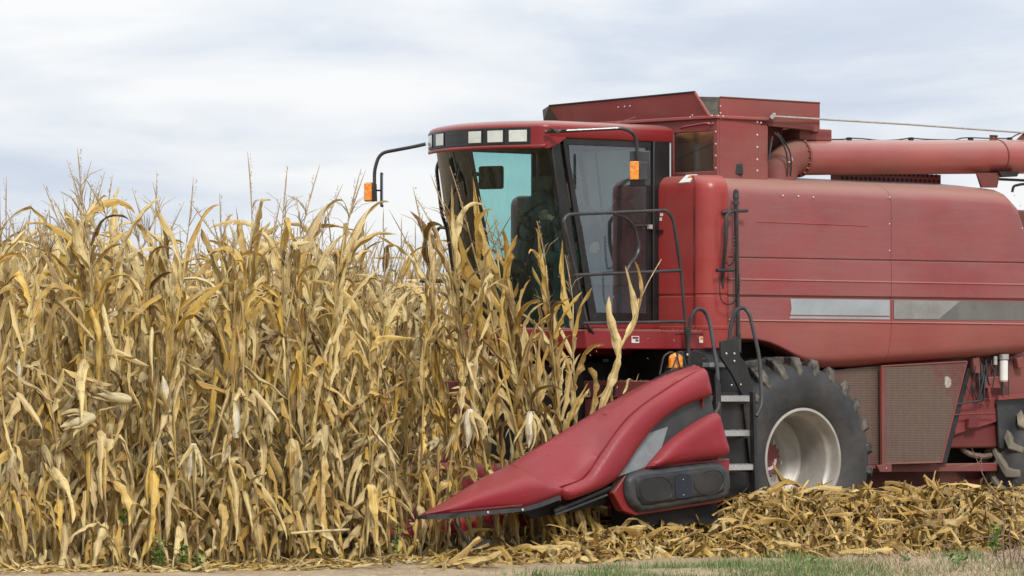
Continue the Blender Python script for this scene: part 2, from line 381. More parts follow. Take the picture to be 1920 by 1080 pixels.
# ------------------------------------------------------------------ the combine harvester
cmb = thing('combine_harvester', 'dusty red combine harvester cutting into the standing maize with its corn head', 'combine harvester')
VP = 1.55
boltmesh = None
def bolt(px, py, v, parent, r=.011, name='bolt', u=None):
    global boltmesh
    if boltmesh is None:
        mb = MB(); rows = []
        for k in range(5):
            a = k / 4 * math.pi / 2; rows.append([(math.cos(a) * math.cos(q * math.pi / 4), math.sin(a) * .6, math.cos(a) * math.sin(q * math.pi / 4)) for q in range(8)])
        mb.grid(rows, close=True); o = mb.build('bolt', M['bolt'], parent, smooth=60); boltmesh = o.data
    else:
        o = bpy.data.objects.new('bolt', boltmesh); sc.collection.objects.link(o); o.parent = parent
    o.location = P(px, py, v=v) if u is None else P(px, py, u=u); o.scale = (r, r, r)
    if u is not None: o.rotation_euler = (0, 0, R_(-90))
    return o
# --- side panels ------------------------------------------------
def panel_loft(xs, topf, prof, name, mat, parent, smooth=40):
    """xs: px stations (on plane VP); prof(i,x) -> list of (y px, v)"""
    rows = []
    for x in xs:
        u = U(x, VP); rows.append([(u, v, H(u, v, y)) for y, v in prof(x)])
    return rows
def lerp(a, b, q): return a + (b - a) * q
def pw(x, pts):
    for (a, ya), (b, yb) in zip(pts, pts[1:]):
        if x <= b: return ya + (yb - ya) * (x - a) / (b - a)
    return pts[-1][1]
def topy(x): return pw(x, [(1364, 331), (1500, 336), (1700, 345), (1860, 351), (1896, 356), (1912, 374), (1925, 412), (1934, 480), (1936, 560)])
def upper_prof(x):
    ty = topy(x); k = 1 if x < 1880 else .5
    r = [(ty - 6, VP - .62), (ty, VP - .24), (ty + 4, VP - .17), (ty + 9, VP - .10), (ty + 18, VP - .035), (ty + 30, VP - .006), (ty + 44, VP + .002)]
    sy = lambda y: y + (x - 1388) * .019
    r += [(lerp(ty + 44, sy(481), .5), VP + .004), (sy(481), VP), (sy(482), VP - .014), (sy(484), VP - .014), (sy(485), VP + .004)]
    r += [(sy(523) - 1, VP + .005), (sy(524), VP + .012), (sy(526), VP + .004)]
    gy = 552 + (x - 1310) * .0135
    r += [(gy - 1, VP + .003), (gy, VP - .022), (gy + 4, VP - .022), (gy + 5, VP + .004)]
    r += [(gy + 46, VP + .006)]
    return r
sp = None
for (xa, xb, nm, mt) in ((1365, 1670.2, 'side_panel', 'panel'), (1671, 1936, 'side_panel', 'panel')):
    xs = [xa + (xb - xa) * i / 12 for i in range(13)]
    if xb > 1900: xs = [1671, 1720, 1780, 1840, 1880, 1896, 1904, 1912, 1918, 1925, 1934, 1936]
    rows = panel_loft(xs, None, upper_prof, nm, mt, cmb)
    mb = MB().grid(rows)
    inner = [(rows[0][k][0], rows[0][k][1] - .05, rows[0][k][2]) for k in range(len(rows[0]))]
    mb.grid([rows[0], inner]); mb.grid([rows[-1], [(p[0], p[1] - .05, p[2]) for p in rows[-1]]])
    o = mb.build(nm, M[mt], cmb, smooth=30)
    if sp is None: sp = o
    else: sp2 = o
# skirt with wheel arch and rolled under edge
def boty(x): return pw(x, [(1364, 637), (1388, 636), (1420, 637), (1445, 642), (1470, 653), (1490, 664), (1506, 675), (1530, 687), (1556, 692), (1620, 689), (1680, 684), (1800, 675), (1936, 664)])
def skirt_prof(x):
    gy = 552 + (x - 1310) * .0135 + 46; by = boty(x); s = max(0, min(1, (x - 1490) / 60)); rl = 4 + 24 * s; dv = .02 + .20 * s
    r = [(gy, VP + .006), (gy + 2, VP + .016), (gy + 4, VP + .004)]
    yk = by - rl; r += [(lerp(gy + 4, yk, .5), VP - .005), (yk, VP - .012 - .02 * s)]
    for k in range(1, 7):
        a = k / 6 * math.pi / 2; r.append((yk + rl * math.sin(a), VP - .012 - .02 * s - dv * (1 - math.cos(a))))
    return r
for (xa, xb) in ((1365, 1670.2), (1671, 1936)):
    xs = [xa + (xb - xa) * i / 30 for i in range(31)]
    rows = panel_loft(xs, None, skirt_prof, '', '', cmb); mb = MB().grid(rows)
    mb.grid([[r[-1] for r in rows], [(r[-1][0], r[-1][1] - .25, r[-1][2] + .02) for r in rows]])
    mb.grid([rows[0], [(p[0], p[1] - .05, p[2]) for p in rows[0]]]); mb.grid([rows[-1], [(p[0], p[1] - .05, p[2]) for p in rows[-1]]])
    mb.build('lower_skirt', M['panel2'], cmb, smooth=40)
# grey stripe decals, slightly proud
def decal(pts, v, name, mat, parent):
    q = pxpoly(pts, v); return MB().prism(q, (0, .003, 0)).build(name, mat, parent, smooth=0)
decal([(1482, 560), (1668, 562.5), (1668, 599), (1480, 597), (1484, 580)], VP + .006, 'stripe_decal', M['silver'], sp)
decal([(1481, 590), (1667, 592), (1667, 594), (1481, 592)], VP + .009, 'stripe_decal', M['chassis'], sp)
decal([(1676, 562.5), (1930, 567), (1930, 601), (1676, 599)], VP + .006, 'stripe_decal', M['greydecal'], sp2)
decal([(1676, 562.5), (1800, 564.5), (1760, 598), (1676, 598)], VP + .0095, 'stripe_decal', plain('worn_grey_decal', (.27, .27, .25), .5, var=.35, scale=5), sp2)
for x, y in ((1468, 367), (1497, 368), (1525, 370)): bolt(x, y, VP + .002, sp)
for x, y in ((1668, 370), (1668, 420), (1668, 470)): bolt(x, y, VP + .004, sp, .009)
for x, y in ((1913, 385), (1902, 366), (1917, 428)): bolt(x, y, VP + .002, sp2, .009)
q = [P(x, y, v=VP + .004) for x, y in ((1418, 415.5), (1627, 423.5))]
MB().tube([q[0], q[1]], .006, 6).build('crease_rib', M['column'], sp)
# --- front column and front face of the side shield ---------------
uf = U(1310, VP - .13)
ztop = H(uf, 1.3, 328)
def colsec(w, inset):
    va = .80; pts = [(uf - inset * .8, va)]
    for k in range(6): pts.append((uf - inset * .8, lerp(va, 1.34, (k + 1) / 6)))
    r = .165
    pts += [(uf - inset * .8 + .0, 1.355), (uf - inset * .8 - .004, 1.375)]
    for k in range(9):
        a = k / 8 * math.pi / 2; pts.append((uf - r - inset * .5 + r * math.cos(a) + .015, 1.40 + r * math.sin(a) - inset + (VP - 1.55) - .005))
    pts.append((U(1364, VP) + .004, VP + .008 - inset))
    return [(p[0], p[1], w) for p in pts]
rows = []
wb = H(uf, 1.3, 652)
for w in (wb, H(uf, 1.3, 618)): rows.append(colsec(w, 0))
for w, ins in ((H(uf, 1.3, 617), -.006), (H(uf, 1.3, 612), -.006), (H(uf, 1.3, 611), 0), (H(uf, 1.3, 556), 0), (H(uf, 1.3, 555), .012), (H(uf, 1.3, 551), .012), (H(uf, 1.3, 550), 0)): rows.append(colsec(w, ins))
for k in range(8): rows.append(colsec(lerp(H(uf, 1.3, 545), ztop - .14, k / 7), .004 * math.sin(k * 1.7)))
for k in range(1, 9):
    a = k / 8 * math.pi / 2; rows.append(colsec(ztop - .14 + .14 * math.sin(a), .14 * (1 - math.cos(a))))
rows.append([(uf - .5, 1.2, ztop + .003) for _ in rows[0]])
col = MB().grid(rows).build('front_column', M['column'], cmb, smooth=30)
# groove line between face and column, warning label, latch
MB().box((uf - .002, 1.352, wb + .22), (uf + .0035, 1.358, ztop - .12)).build('panel_seam', M['void'], col, smooth=0)
def facelabel(px0, py0, px1, py1, u, name, mat, parent, th=.003):
    a = P(px0, py0, u=u); b = P(px1, py1, u=u)
    return MB().box((u, a.y, b.z), (u + th, b.y, a.z)).build(name, mat, parent, smooth=0)
ts = MB().prism([P(x, y, v=1.42) for x, y in ((1300, 330), (1320, 331), (1313, 345), (1296, 344))], (.02, .02, .05)); 
q = [Vector((uf - .09, 1.16, ztop - .005)), Vector((uf - .10, 1.30, ztop - .003)), Vector((uf - .018, 1.28, ztop - .075)), Vector((uf - .012, 1.14, ztop - .08))]
MB().prism([p + Vector((.012, 0, .012)) for p in q], (-.01, 0, -.01)).build('label', M['white'], col, smooth=0)
q2 = [lerp(q[0], q[1], .45), q[1], q[2], lerp(q[3], q[2], .45)]; q2 = [lerp(q2[3], q2[0], .85), lerp(q2[2], q2[1], .85), lerp(q2[2], q2[1], .55), lerp(q2[3], q2[0], .55)]
MB().prism([p + Vector((.016, 0, .016)) for p in q2], (-.01, 0, -.01)).build('label', M['orange'], col, smooth=0)
facelabel(1237, 431, 1244, 436, uf + .001, 'latch', M['black'], col, .02)
facelabel(1238, 400, 1243, 405, uf, 'label', M['white'], col); facelabel(1237, 408, 1241, 414, uf, 'label', M['white'], col)
# --- inner body so nothing is see-through -------------------------
body = MB(); zl = H(-.5, 1.3, 345)
body.box((-4.3, -1.35, .95), (-1.05, 1.30, 3.30)); body.box((-1.049, -1.35, 1.97), (.70, 1.30, 3.30)); body.box((-1.049, -.98, .95), (.70, .98, 1.969))
body.box((.70, .90, 1.95), (.90, 1.25, 3.40)); body.box((.70, -1.3, 1.95), (.90, -.90, 3.40))
o = body.build('machine_body', M['darkred'], cmb, bevel=.02)
MB().box((-4.9, -1.25, 1.3), (-4.32, 1.25, 3.0)).build('rear_hood', M['panel'], cmb, bevel=.12, modw=4)
far = MB()
far.box((-4.2, -1.56, 1.75), (.80, -1.36, 3.42)); far.build('side_panel', M['panel'], cmb, bevel=.1, modw=4)
# --- grain tank -----------------------------------------------------
ut = U(1345, 1.35); vt = 1.35
zt = H(ut, vt, 222); z0 = H(ut, vt, 334)
ub2 = U(1440, vt)
tank = MB(); va = -1.35
# front sheet with window opening (u = ut), side sheet to the auger recess
wy0 = V(1263, ut); wy1 = V(1337, ut); wz1 = H(ut, 1.2, 246); wz0 = H(ut, 1.2, 321)
tank.box((ut - .03, va, z0 - .3), (ut, wy0, zt)); tank.box((ut - .03, wy1, z0 - .3), (ut, vt, zt)); tank.box((ut - .03, wy0, wz1), (ut, wy1, zt)); tank.box((ut - .03, wy0, z0 - .3), (ut, wy1, wz0))
tank.box((ub2, vt - .03, z0 - .1), (ut - .031, vt, zt)); 
ur_ = U(1537, vt)
tank.box((ur_ - .03, va, z0 - .1), (ur_, vt - .34, zt - .05)); tank.box((ur_ + .001, va, z0 - .1), (ut - .031, va + .03, zt))
gt = tank.build('grain_tank', M['tank'], cmb, smooth=0, bevel=.006)
MB().box((ur_ + .01, va + .1, z0 - .1), (ub2 - .01, vt - .34, zt - .04)).build('tank_wall', M['tank'], gt, smooth=0)
MB().box((ub2 - .02, vt - .33, z0 - .1), (ub2 + .0, vt - .03, zt - .02)).build('recess_panel', M['void'], gt, smooth=0)
MB().box((ut - .025, wy0 - .01, wz0 - .01), (ut - .012, wy1 + .01, wz1 + .01)).build('tank_window', M['dirtyglass'], gt, smooth=0)
g_ = MB(); rows = []
for i in range(14):
    y = lerp(wy0 - .2, wy1 + .0, i / 13); rows.append([(ut - .034, y, wz0 - .2), (ut - .036, y, wz0 + .05), (ut - .040, y, wz0 + .31 + .04 * math.sin(i * .55)), (ut - .25, y, wz0 + .40)])
g_.grid(rows).build('grain_heap', M['gaiter'], gt, smooth=60)
fr = MB()
for k in (.42, .49): yy = lerp(wy0, wy1, k); fr.box((ut - .033, yy, wz0), (ut - .027, yy + .012, wz1))
fr.build('window_brace', M['darkred'], gt, smooth=0)
MB().tube([P(1264, 300, u=ut - .03), P(1337, 268, u=ut - .03)], .006, 6).build('window_brace', M['darkred'], gt)
MB().tube(rnd([P(1277, 241, u=ut + .03), P(1283, 238, u=ut + .05), P(1325, 231, u=ut + .05), P(1334, 233, u=ut + .01)], .04), [.012] * 14, 8).build('grab_bar', M['red'], gt)
# flanges
MB().box((ut - .02, va, zt), (ut + .035, vt + .02, zt + .03)).build('tank_rim', M['panel2'], gt, bevel=.006)
MB().box((U(1440, vt), vt - .02, zt), (ut + .034, vt + .022, zt + .028)).build('tank_rim', M['panel2'], gt, bevel=.006)
for x, y in ((1420, 229), (1427, 230), (1420, 253), (1420, 276), (1420, 299), (1420, 320)): bolt(x, y, vt, gt, .012)
for x, y in ((1342, 247), (1342, 270), (1342, 292), (1342, 315), (1337, 231)): bolt(x, y, None, gt, .011, u=ut)
for x, y in ((1335, 217), (1347, 217), (1356, 218)): bolt(x, y, vt + .02, gt, .010)
# extension flaps
def sheet(pts, off, name, mat, parent, bevel=.0): return MB().prism(pts, off).build(name, mat, parent, smooth=0, bevel=bevel)
uq = ut + .02
A = P(1030, 199, u=uq + .06); B = P(1303, 173, u=uq + .06)
C_ = P(1332, 221, u=uq); D = Vector((uq, A.y + .12, C_.z))
fl = sheet([A, B, C_, D], (-.012, 0, .0), 'tank_extension', M['tank'], gt)
MB().tube([A + Vector((0, .0, .004)), B + Vector((0, 0, .004))], .010, 6).build('edge_strip', M['void'], fl)
MB().tube([B, C_], .013, 6).build('edge_strip', M['panel2'], fl)
for x, y in ((1157, 191), (1169, 190), (1180, 189), (1159, 201), (1171, 200), (1181, 199)): bolt(x, y, None, fl, .009, u=uq + .045)
for x, y in ((1294, 175), (1298, 216), (1294, 220)): bolt(x, y, None, fl, .009, u=uq + .05)
sheet([A + Vector((0, 0, .004)), P(1041, 195, u=uq + .02), P(1018, 206, u=uq - .10), P(1020, 226, u=uq - .10), D], (-.004, -.012, 0), 'tank_extension', M['plate'], gt)
# dark inside corner web + side flap
s1 = P(1350, 182, v=vt); s2 = P(1537, 193, v=vt); s3 = P(1537, 247, v=vt); s4 = P(1350, 226, v=vt)
fs = sheet([s1, s2, s3, Vector((s4.x, s4.y, s4.z))], (0, -.014, 0), 'tank_extension', M['tank'], gt)
MB().tube([s1, s2], .009, 6).build('edge_strip', M['darkred'], fs)
sheet([P(1308, 181, v=vt - .25), P(1352, 182, v=vt), P(1352, 224, v=vt), P(1334, 221, v=vt - .05)], (-.012, -.012, 0), 'corner_web', plain('weathered_canvas', (.12, .115, .095), .9, var=.4), gt)
for x, y in ((1351, 199), (1351, 212), (1352, 222)): bolt(x, y, vt + .002, fs, .009)
# far side flap and back flap
fz = zt + .05
sheet([Vector((s1.x, va, fz)), Vector((s2.x, va, s2.z)), Vector((s2.x, va, zt)), Vector((s1.x, va, zt))], (0, .014, 0), 'tank_extension', M['tank'], gt)
sheet([Vector((s2.x, va, s2.z)), Vector((s2.x, vt, s2.z)), Vector((s2.x, vt, zt - .1)), Vector((s2.x, va, zt - .1))], (.014, 0, 0), 'tank_extension', M['tank'], gt)
MB().box((U(1560, vt - .1), vt - .6, H(-.6, vt, 262)), (U(1500, vt - .1), vt - .1, H(-.6, vt, 240))).build('tank_step', M['tank'], gt, bevel=.01)
# canopy over the elbow
k1 = P(1441, 229, v=vt + .02); k2 = P(1527, 237, v=vt + .02)
sheet([k1, k2, k2 + Vector((.10, -.42, .0)), k1 + Vector((0, -.42, 0))], (0, 0, -.012), 'elbow_canopy', M['panel2'], gt)
sheet([k1, k2, k2 - Vector((0, 0, .035)), k1 - Vector((0, 0, .035))], (0, -.01, 0), 'elbow_canopy', M['darkred'], gt)
# --- unloading auger -------------------------------------------------
ra = .168; va_ = 1.18
a0 = P(1500, 295.5, v=va_); a1 = P(1868, 294, v=va_); a2 = P(1990, 293.5, v=va_)
aug = MB(); d = (a2 - a0).normalized()
aug.tube([a0, a1 + d * .01], ra, 40, caps=False).tube([a1 + d * .012, a2 + d * 1.4], ra + .002, 40)
au = aug.build('unloading_auger', M['chassis'], cmb, smooth=60)
au.data.materials.clear(); au.data.materials.append(paint('auger_red', (.34, .035, .04), dust=(.26, .17, .13), amount=.42, rough=.24, coat=.5, updust=.55))
def ring(c, dd, r, wd_, name, mat, parent):
    return MB().tube([c, c + dd * wd_], r, 40).build(name, mat, parent, smooth=60)
ring(a1, d, ra + .007, .012, 'auger_flange', M['darkred'], au)
ring(a0 - d * .03, d, ra + .02, .022, 'auger_flange', M['chassis'], au)
el = MB(); ce = a0 - d * .05
path = [ce + d * .02, ce, ce - d * .06 + Vector((0, 0, -.006)), ce - d * .15 + Vector((0, -.01, -.06)), ce - d * .21 + Vector((0, -.02, -.16)), ce - d * .24 + Vector((0, -.02, -.34))]
el.tube(resample(path, 16), [ra + .004] * 6 + [ra + .004 + .002 * k for k in range(10)], 32)
elb = el.build('auger_elbow', M['chassis'], au, smooth=60)
for k in range(20):
    a = 2 * math.pi * k / 20; e1 = Vector((0, math.cos(a), math.sin(a))); c0 = ce + e1 * (ra + .002)
    MB().prism([c0, c0 + e1 * .020, c0 + d * .035 + e1 * .020, c0 + d * .035], e1.cross(d) * .006).build('flange_lug', M['panel2'], elb, smooth=0)
for k in (0, 1, 2):
    bolt(1484 - k * 5 + (6 if k else 0), 296 + k * 4, va_ + ra + .01, elb, .012)
for k in range(2):
    MB().tube(resample([P(1452 + 5 * k, 249, v=1.36), P(1463 + 4 * k, 260, v=1.38), P(1474 + 7 * k, 285, v=1.38), P(1477 + 7 * k, 310, v=1.37), P(1476 + 6 * k, 330, v=1.34)], 18), .008, 6).build('hose', M['tube'], elb)
MB().tube([P(1448, 256, v=1.37), P(1441, 300, v=1.37)], .010, 6).build('hose', M['tube'], elb)
cab_ = [P(x, y, v=va_) for x, y in ((1490, 258), (1520, 262), (1545, 262), (1580, 262), (1590, 260), (1620, 261), (1650, 264), (1680, 263), (1708, 260), (1740, 262), (1790, 263), (1800, 260), (1820, 259), (1850, 260), (1872, 260), (1893, 260), (1905, 254), (1925, 246))]
cb = MB().tube(resample([p + Vector((0, .0, .004)) for p in cab_], 60), .0065, 6).build('wiring', M['tube'], au)
for x in (1592, 1708, 1820, 1893): p = P(x, 260, v=va_); MB().box((p.x - .02, p.y - .02, p.z - .012), (p.x + .02, p.y + .02, p.z + .012)).build('cable_clip', M['void'], cb, smooth=0)
p = P(1863, 258, v=va_); br = MB().box((p.x - .05, p.y - .008, p.z - .03), (p.x + .05, p.y + .008, p.z + .025)).build('bracket', M['darkred'], au, smooth=0)
for x in (1856, 1863, 1870): bolt(x, 258.5, va_ + .009, br, .006)
# bracket at the picture edge where the rod ends
MB().prism([P(1905, 262, v=va_), P(1918, 250, v=va_), P(1945, 246, v=va_), P(1945, 262, v=va_)], (0, .012, 0)).build('bracket', M['darkred'], au, smooth=0)
rd = MB().tube([P(1450, 218, v=vt + .06), P(1700, 233, v=vt + .0), P(1930, 249.5, v=va_ + .02)], .010, 8).build('support_rod', M['steel'], au)
MB().tube([P(1448, 219, v=vt - .0), P(1448, 219, v=vt + .09)], .022, 10).build('rod_end', M['steel'], rd)
MB().tube([P(1451, 215, v=vt + .03), P(1451, 212, v=vt + .03)], .018, 8).build('rod_end', M['bolt'], rd)
# cradle + perforated strip + pipes
c1 = P(1851, 336, v=va_ + .02); cr = MB()
cr.prism([P(1829, 324, v=va_), P(1874, 324, v=va_), P(1868, 352, v=va_), P(1838, 352, v=va_)], (0, .012, 0))
cr.prism([P(1829, 324, v=va_ + .16), P(1874, 324, v=va_ + .16), P(1866, 352, v=va_ + .16), P(1840, 352, v=va_ + .16)], (0, .012, 0))
cra = cr.build('auger_cradle', M['darkred'], cmb, smooth=0)
MB().prism([P(1832, 323, v=va_ - .1), P(1872, 323, v=va_ - .1), P(1866, 333, v=va_ - .1), P(1838, 333, v=va_ - .1)], (0, .3, 0)).build('cradle_pad', M['void'], cra, smooth=0)
ps = MB(); va2 = .95; pa = P(1560, 322, v=va2); pb = P(1764, 345, v=va2); pcz = pa.z
ps.box((pb.x, va2 - .02, pb.z - .1), (pa.x, va2, pa.z + .01)); pst = ps.build('perforated_strip', M['panel'], cmb, smooth=0)
hm = None
for row in range(2):
    for k in range(22):
        c = Vector((pb.x + .035 + k * .062 + (.03 if row else 0), va2 + .001, pb.z + .025 + .052 * row))
        if c.x > pa.x - .03: continue
        if hm is None: ho = MB().tube([Vector((0, 0, 0)), Vector((0, .003, 0))], .017, 12).build('hole', M['void'], pst, smooth=0); hm = ho.data
        else: ho = bpy.data.objects.new('hole', hm); sc.collection.objects.link(ho); ho.parent = pst
        ho.location = c
MB().tube(rnd([P(1874, 336, v=1.0), P(1960, 340, v=1.0)], .03), .014, 8).build('pipe', M['tube'], cmb)
MB().tube(rnd([P(1898, 360, v=1.1), P(1900, 349, v=1.1), P(1916, 345, v=1.1), P(1960, 346, v=1.1)], .05), .014, 8).build('pipe', M['tube'], cmb)
# work light on top of the panel
wl = MB(); w0 = P(1376, 318, v=1.30); wl.box((-.05, -.080, -.055), (.05, .080, .055)); wlo = wl.build('work_lamp', M['plastic'], cmb, bevel=.012); wlo.location = w0; wlo.rotation_euler = (0, R_(-4), R_(62))
o = MB().box((.0505, -.070, -.045), (.054, .070, .045)).build('lamp_grille', M['void'], wlo, smooth=0)
for k in range(6): MB().box((.0545, -.070, -.040 + k * .015), (.056, .070, -.034 + k * .015)).build('grille_bar', M['plastic'], wlo, smooth=0)
MB().tube([P(1358, 312, v=1.3), P(1372, 327, v=1.3)], .02, 8).build('lamp_bracket', M['tube'], wlo).matrix_parent_inverse = (Matrix.Translation(w0) @ Matrix.Rotation(R_(62), 4, 'Z') @ Matrix.Rotation(R_(-4), 4, 'Y')).inverted()

# --- cab ---------------------------------------------------------------
HV = .85
def bulge(v, b=.27): return b * (1 - (v / HV) ** 2)
uroof = 2.36; urear = .80
def plan(inset, n=28, vmax=.87):
    pts = []
    for k in range(n + 1):
        v = -vmax + 2 * vmax * k / n; vv = v * (vmax - inset) / vmax
        uu = uroof + bulge(min(HV, abs(v)), .27) - inset
        e = max(0, (abs(v) - .78) / .09); uu -= .05 * e * e
        pts.append((uu, vv))
    r = vmax - inset
    pts += [(uroof - .4, r), (uroof - .9, r), (urear + inset * .5, r), (urear + inset * .5, -r), (uroof - .9, -r), (uroof - .4, -r)]
    return pts
ZR = 4.005
rows = []
for w, i in ((3.855, .06), (3.85, .012), (3.862, 0.0), (3.94, -.004), (3.965, .0), (3.985, .018), (3.998, .05), (4.012, .12), (4.022, .25), (4.028, .45)):
    rows.append([(a, b, w + (.0)) for a, b in plan(i)])
mb = MB().grid(rows, close=True); n_ = len(rows[0]); mb.f.append(tuple(range(len(mb.v) - n_, len(mb.v)))); mb.mi.append(0); mb.f.append(tuple(range(n_))); mb.mi.append(0)
cab = thing('cab', '', ''); del cab['label']; del cab['category']; cab.parent = cmb
roof = mb.build('roof', M['red'], cab, smooth=50)
def arcstrip(va, vb, z0, z1, du, th, n=24, zf=None):
    """curved strip following the roof front"""
    mb = MB(); rows = []
    for k in range(n + 1):
        v = lerp(va, vb, k / n); u = uroof + bulge(v) + du
        dz = zf(v) if zf else 0
        rows.append([(u, v, z0 + dz), (u, v, z1 + dz), (u - th, v, z1 + dz), (u - th, v, z0 + dz)])
    mb.grid(rows, close=True); m_ = len(rows[0]); o = len(mb.v) - (n + 1) * m_
    mb.f.append((o + 3, o + 2, o + 1, o)); mb.mi.append(0); e = len(mb.v); mb.f.append((e - 4, e - 3, e - 2, e - 1)); mb.mi.append(0); return mb
# front valance below roof (red), fascia (black), lip (red)
arcstrip(-.855, .855, 3.765, 3.86, -.012, .10, 30).build('roof_valance', M['red'], roof, smooth=50)
arcstrip(-.84, .735, 3.790, 3.945, .006, .03, 30).build('lamp_fascia', M['black'], roof, smooth=50)
lip = MB(); rows = []
for k in range(31):
    v = lerp(-.845, .86, k / 30); u = uroof + bulge(v)
    rows.append([(u + .014 * math.cos(a) - .006, v, 3.768 + .020 * math.sin(a)) for a in [2 * math.pi * q / 8 for q in range(8)]])
lip.grid(rows, close=True).build('roof_lip', M['red'], roof, smooth=60)
# roof corner post between fascia and side
pts = []
for k in range(9):
    v = lerp(.735, .868, k / 8); pts.append((uroof + bulge(min(v, HV)) + .004 - (.05 * max(0, (v - .82) / .05) ** 2 if v > .82 else 0), v))
MB().grid([[(a, b, 3.752) for a, b in pts] + [(pts[-1][0] - .12, .868, 3.80), (pts[-1][0] - .2, .868, 3.85)], [(a, b, 3.95) for a, b in pts] + [(pts[-1][0] - .12, .869, 3.95), (pts[-1][0] - .2, .869, 3.95)]]).build('roof_corner', M['red'], roof, smooth=60)
for vc, hw in ((-.72, .075), (-.42, .085), (.165, .078), (.40, .080), (.625, .082)):
    fr_ = arcstrip(vc - hw - .012, vc + hw + .012, 3.800, 3.932, .012, .01, 4).build('work_lamp', M['black'], roof, smooth=50)
    mb = arcstrip(vc - hw, vc + hw, 3.812, 3.920, .017, .01, 6); mb.build('lamp_lens', M['lens'], fr_, smooth=50, bevel=.003)
for z in (3.83, 3.90): arcstrip(-.27, .0, z, z + .004, .010, .01, 6).build('vent_line', M['plastic'], roof, smooth=50)
# windshield
zb = 2.10; zt_ = 3.77
def wsu(v, w):
    q = (w - zb) / (zt_ - zb); return lerp(1.93, 2.27, q) + bulge(v, lerp(.20, .24, q))
rows = []
for i in range(9):
    w = lerp(zb, zt_, i / 8); rows.append([(wsu(lerp(-.83, .83, j / 24), w), lerp(-.83, .83, j / 24), w) for j in range(25)])
MB().grid(rows).build('windshield', M['wind'], cab, smooth=180)
# pillars
def post(pts_px_or3, r, name, mat, seg=4): return MB().tube(pts_px_or3, r, seg).build(name, mat, cab, smooth=0)
for s in (1, -1):
    MB().prism([Vector((wsu(HV, zt_) + .02, s * .845, zt_ + .09)), Vector((wsu(HV, zt_) - .10, s * .845, zt_ + .09)), Vector((wsu(HV, zb) - .105, s * .845, zb - .02)), Vector((wsu(HV, zb) + .03, s * .845, zb - .02))], (0, -s * .05, 0)).build('front_pillar', M['black'], cab, bevel=.015)
    MB().box((.82, s * .80, 2.0), (1.03, s * .862, 3.86)).build('rear_pillar', M['black'], cab, bevel=.012)
    # door frame ring + glass
    ft = wsu(HV, zt_) - .13; fb = wsu(HV, zb) - .13
    ring_o = [(ft, 3.85), (1.045, 3.85), (1.045, 2.14), (fb, 2.14)]
    fx = .055 if s == 1 else .30
    ring_i = [(ft - fx, 3.79), (1.09, 3.79), (1.09, 2.24), (fb - fx - .02, 2.24)]
    yy = s * .850; th = -s * .03
    mb = MB()
    for k in range(4):
        a, b2 = ring_o[k], ring_o[(k + 1) % 4]; c2, d2 = ring_i[(k + 1) % 4], ring_i[k]
        mb.prism([Vector((a[0], yy, a[1])), Vector((b2[0], yy, b2[1])), Vector((c2[0], yy, c2[1])), Vector((d2[0], yy, d2[1]))], (0, th, 0))
    dr = mb.build('door', M['black'], cab, smooth=0, bevel=.004)
    MB().add([Vector((x, s * .838, z)) for x, z in ((ft - .045, 3.80), (1.08, 3.80), (1.08, 2.23), (fb - .065, 2.23))], [(0, 1, 2, 3)]).build('door_glass', M['door'], dr, smooth=0)
    if s == 1:
        MB().tube([P(1190, 424, v=.875), P(1213, 423, v=.875)], .014, 8).build('door_handle', M['tube'], dr)
        MB().box((1.06, .852, 3.33), (1.10, .885, 3.37)).build('door_lock', M['bolt'], dr, smooth=0).location.z = -.30
MB().box((.80, -.85, 2.0), (.84, .85, 3.86)).build('rear_wall', M['lining'], cab, smooth=0)
MB().box((.82, -.84, 2.02), (wsu(HV, zb) + .02, .84, 2.08)).build('cab_floor', M['interior'], cab, smooth=0)
MB().box((.84, -.80, 3.80), (2.25, .80, 3.845)).build('headliner', M['interior'], cab, smooth=0)
# dark diagonal bars standing in for the streaks in the door glass
for xa, xb, r in ((1083, 1134, .028), (1052, 1112, .020), (1115, 1150, .012)): MB().tube([P(xa, 262, u=.90), P(xb, 600, u=.90)], r, 6).build('diagonal_dark_bar', M['interior'], cab)
# nose below the windshield
rows = []
for w, du, hv in ((1.84, -.18, .70), (1.86, -.06, .80), (1.93, .02, .86), (2.02, .045, .88), (2.085, .035, .88), (2.10, .0, .85)):
    r = []
    for j in range(41):
        v = lerp(-1, 1, j / 40); e = max(0, (abs(v) - .80) / .2); r.append((1.93 + .20 * (1 - v * v) + du - .22 * e ** 2.2, hv * v, w))
    r += [(1.25, hv, w), (.85, hv, w), (.85, -hv, w), (1.25, -hv, w)]
    rows.append(r)
mb = MB().grid(rows, close=True); n_ = len(rows[0]); mb.f.append(tuple(range(n_))); mb.mi.append(0); mb.f.append(tuple(range(len(mb.v) - n_, len(mb.v)))); mb.mi.append(0)
mb.build('cab_base', M['red'], cab, smooth=50)
MB().box((.84, .84, 2.095), (1.88, .872, 2.15)).build('door_sill', M['red'], cab, bevel=.006)
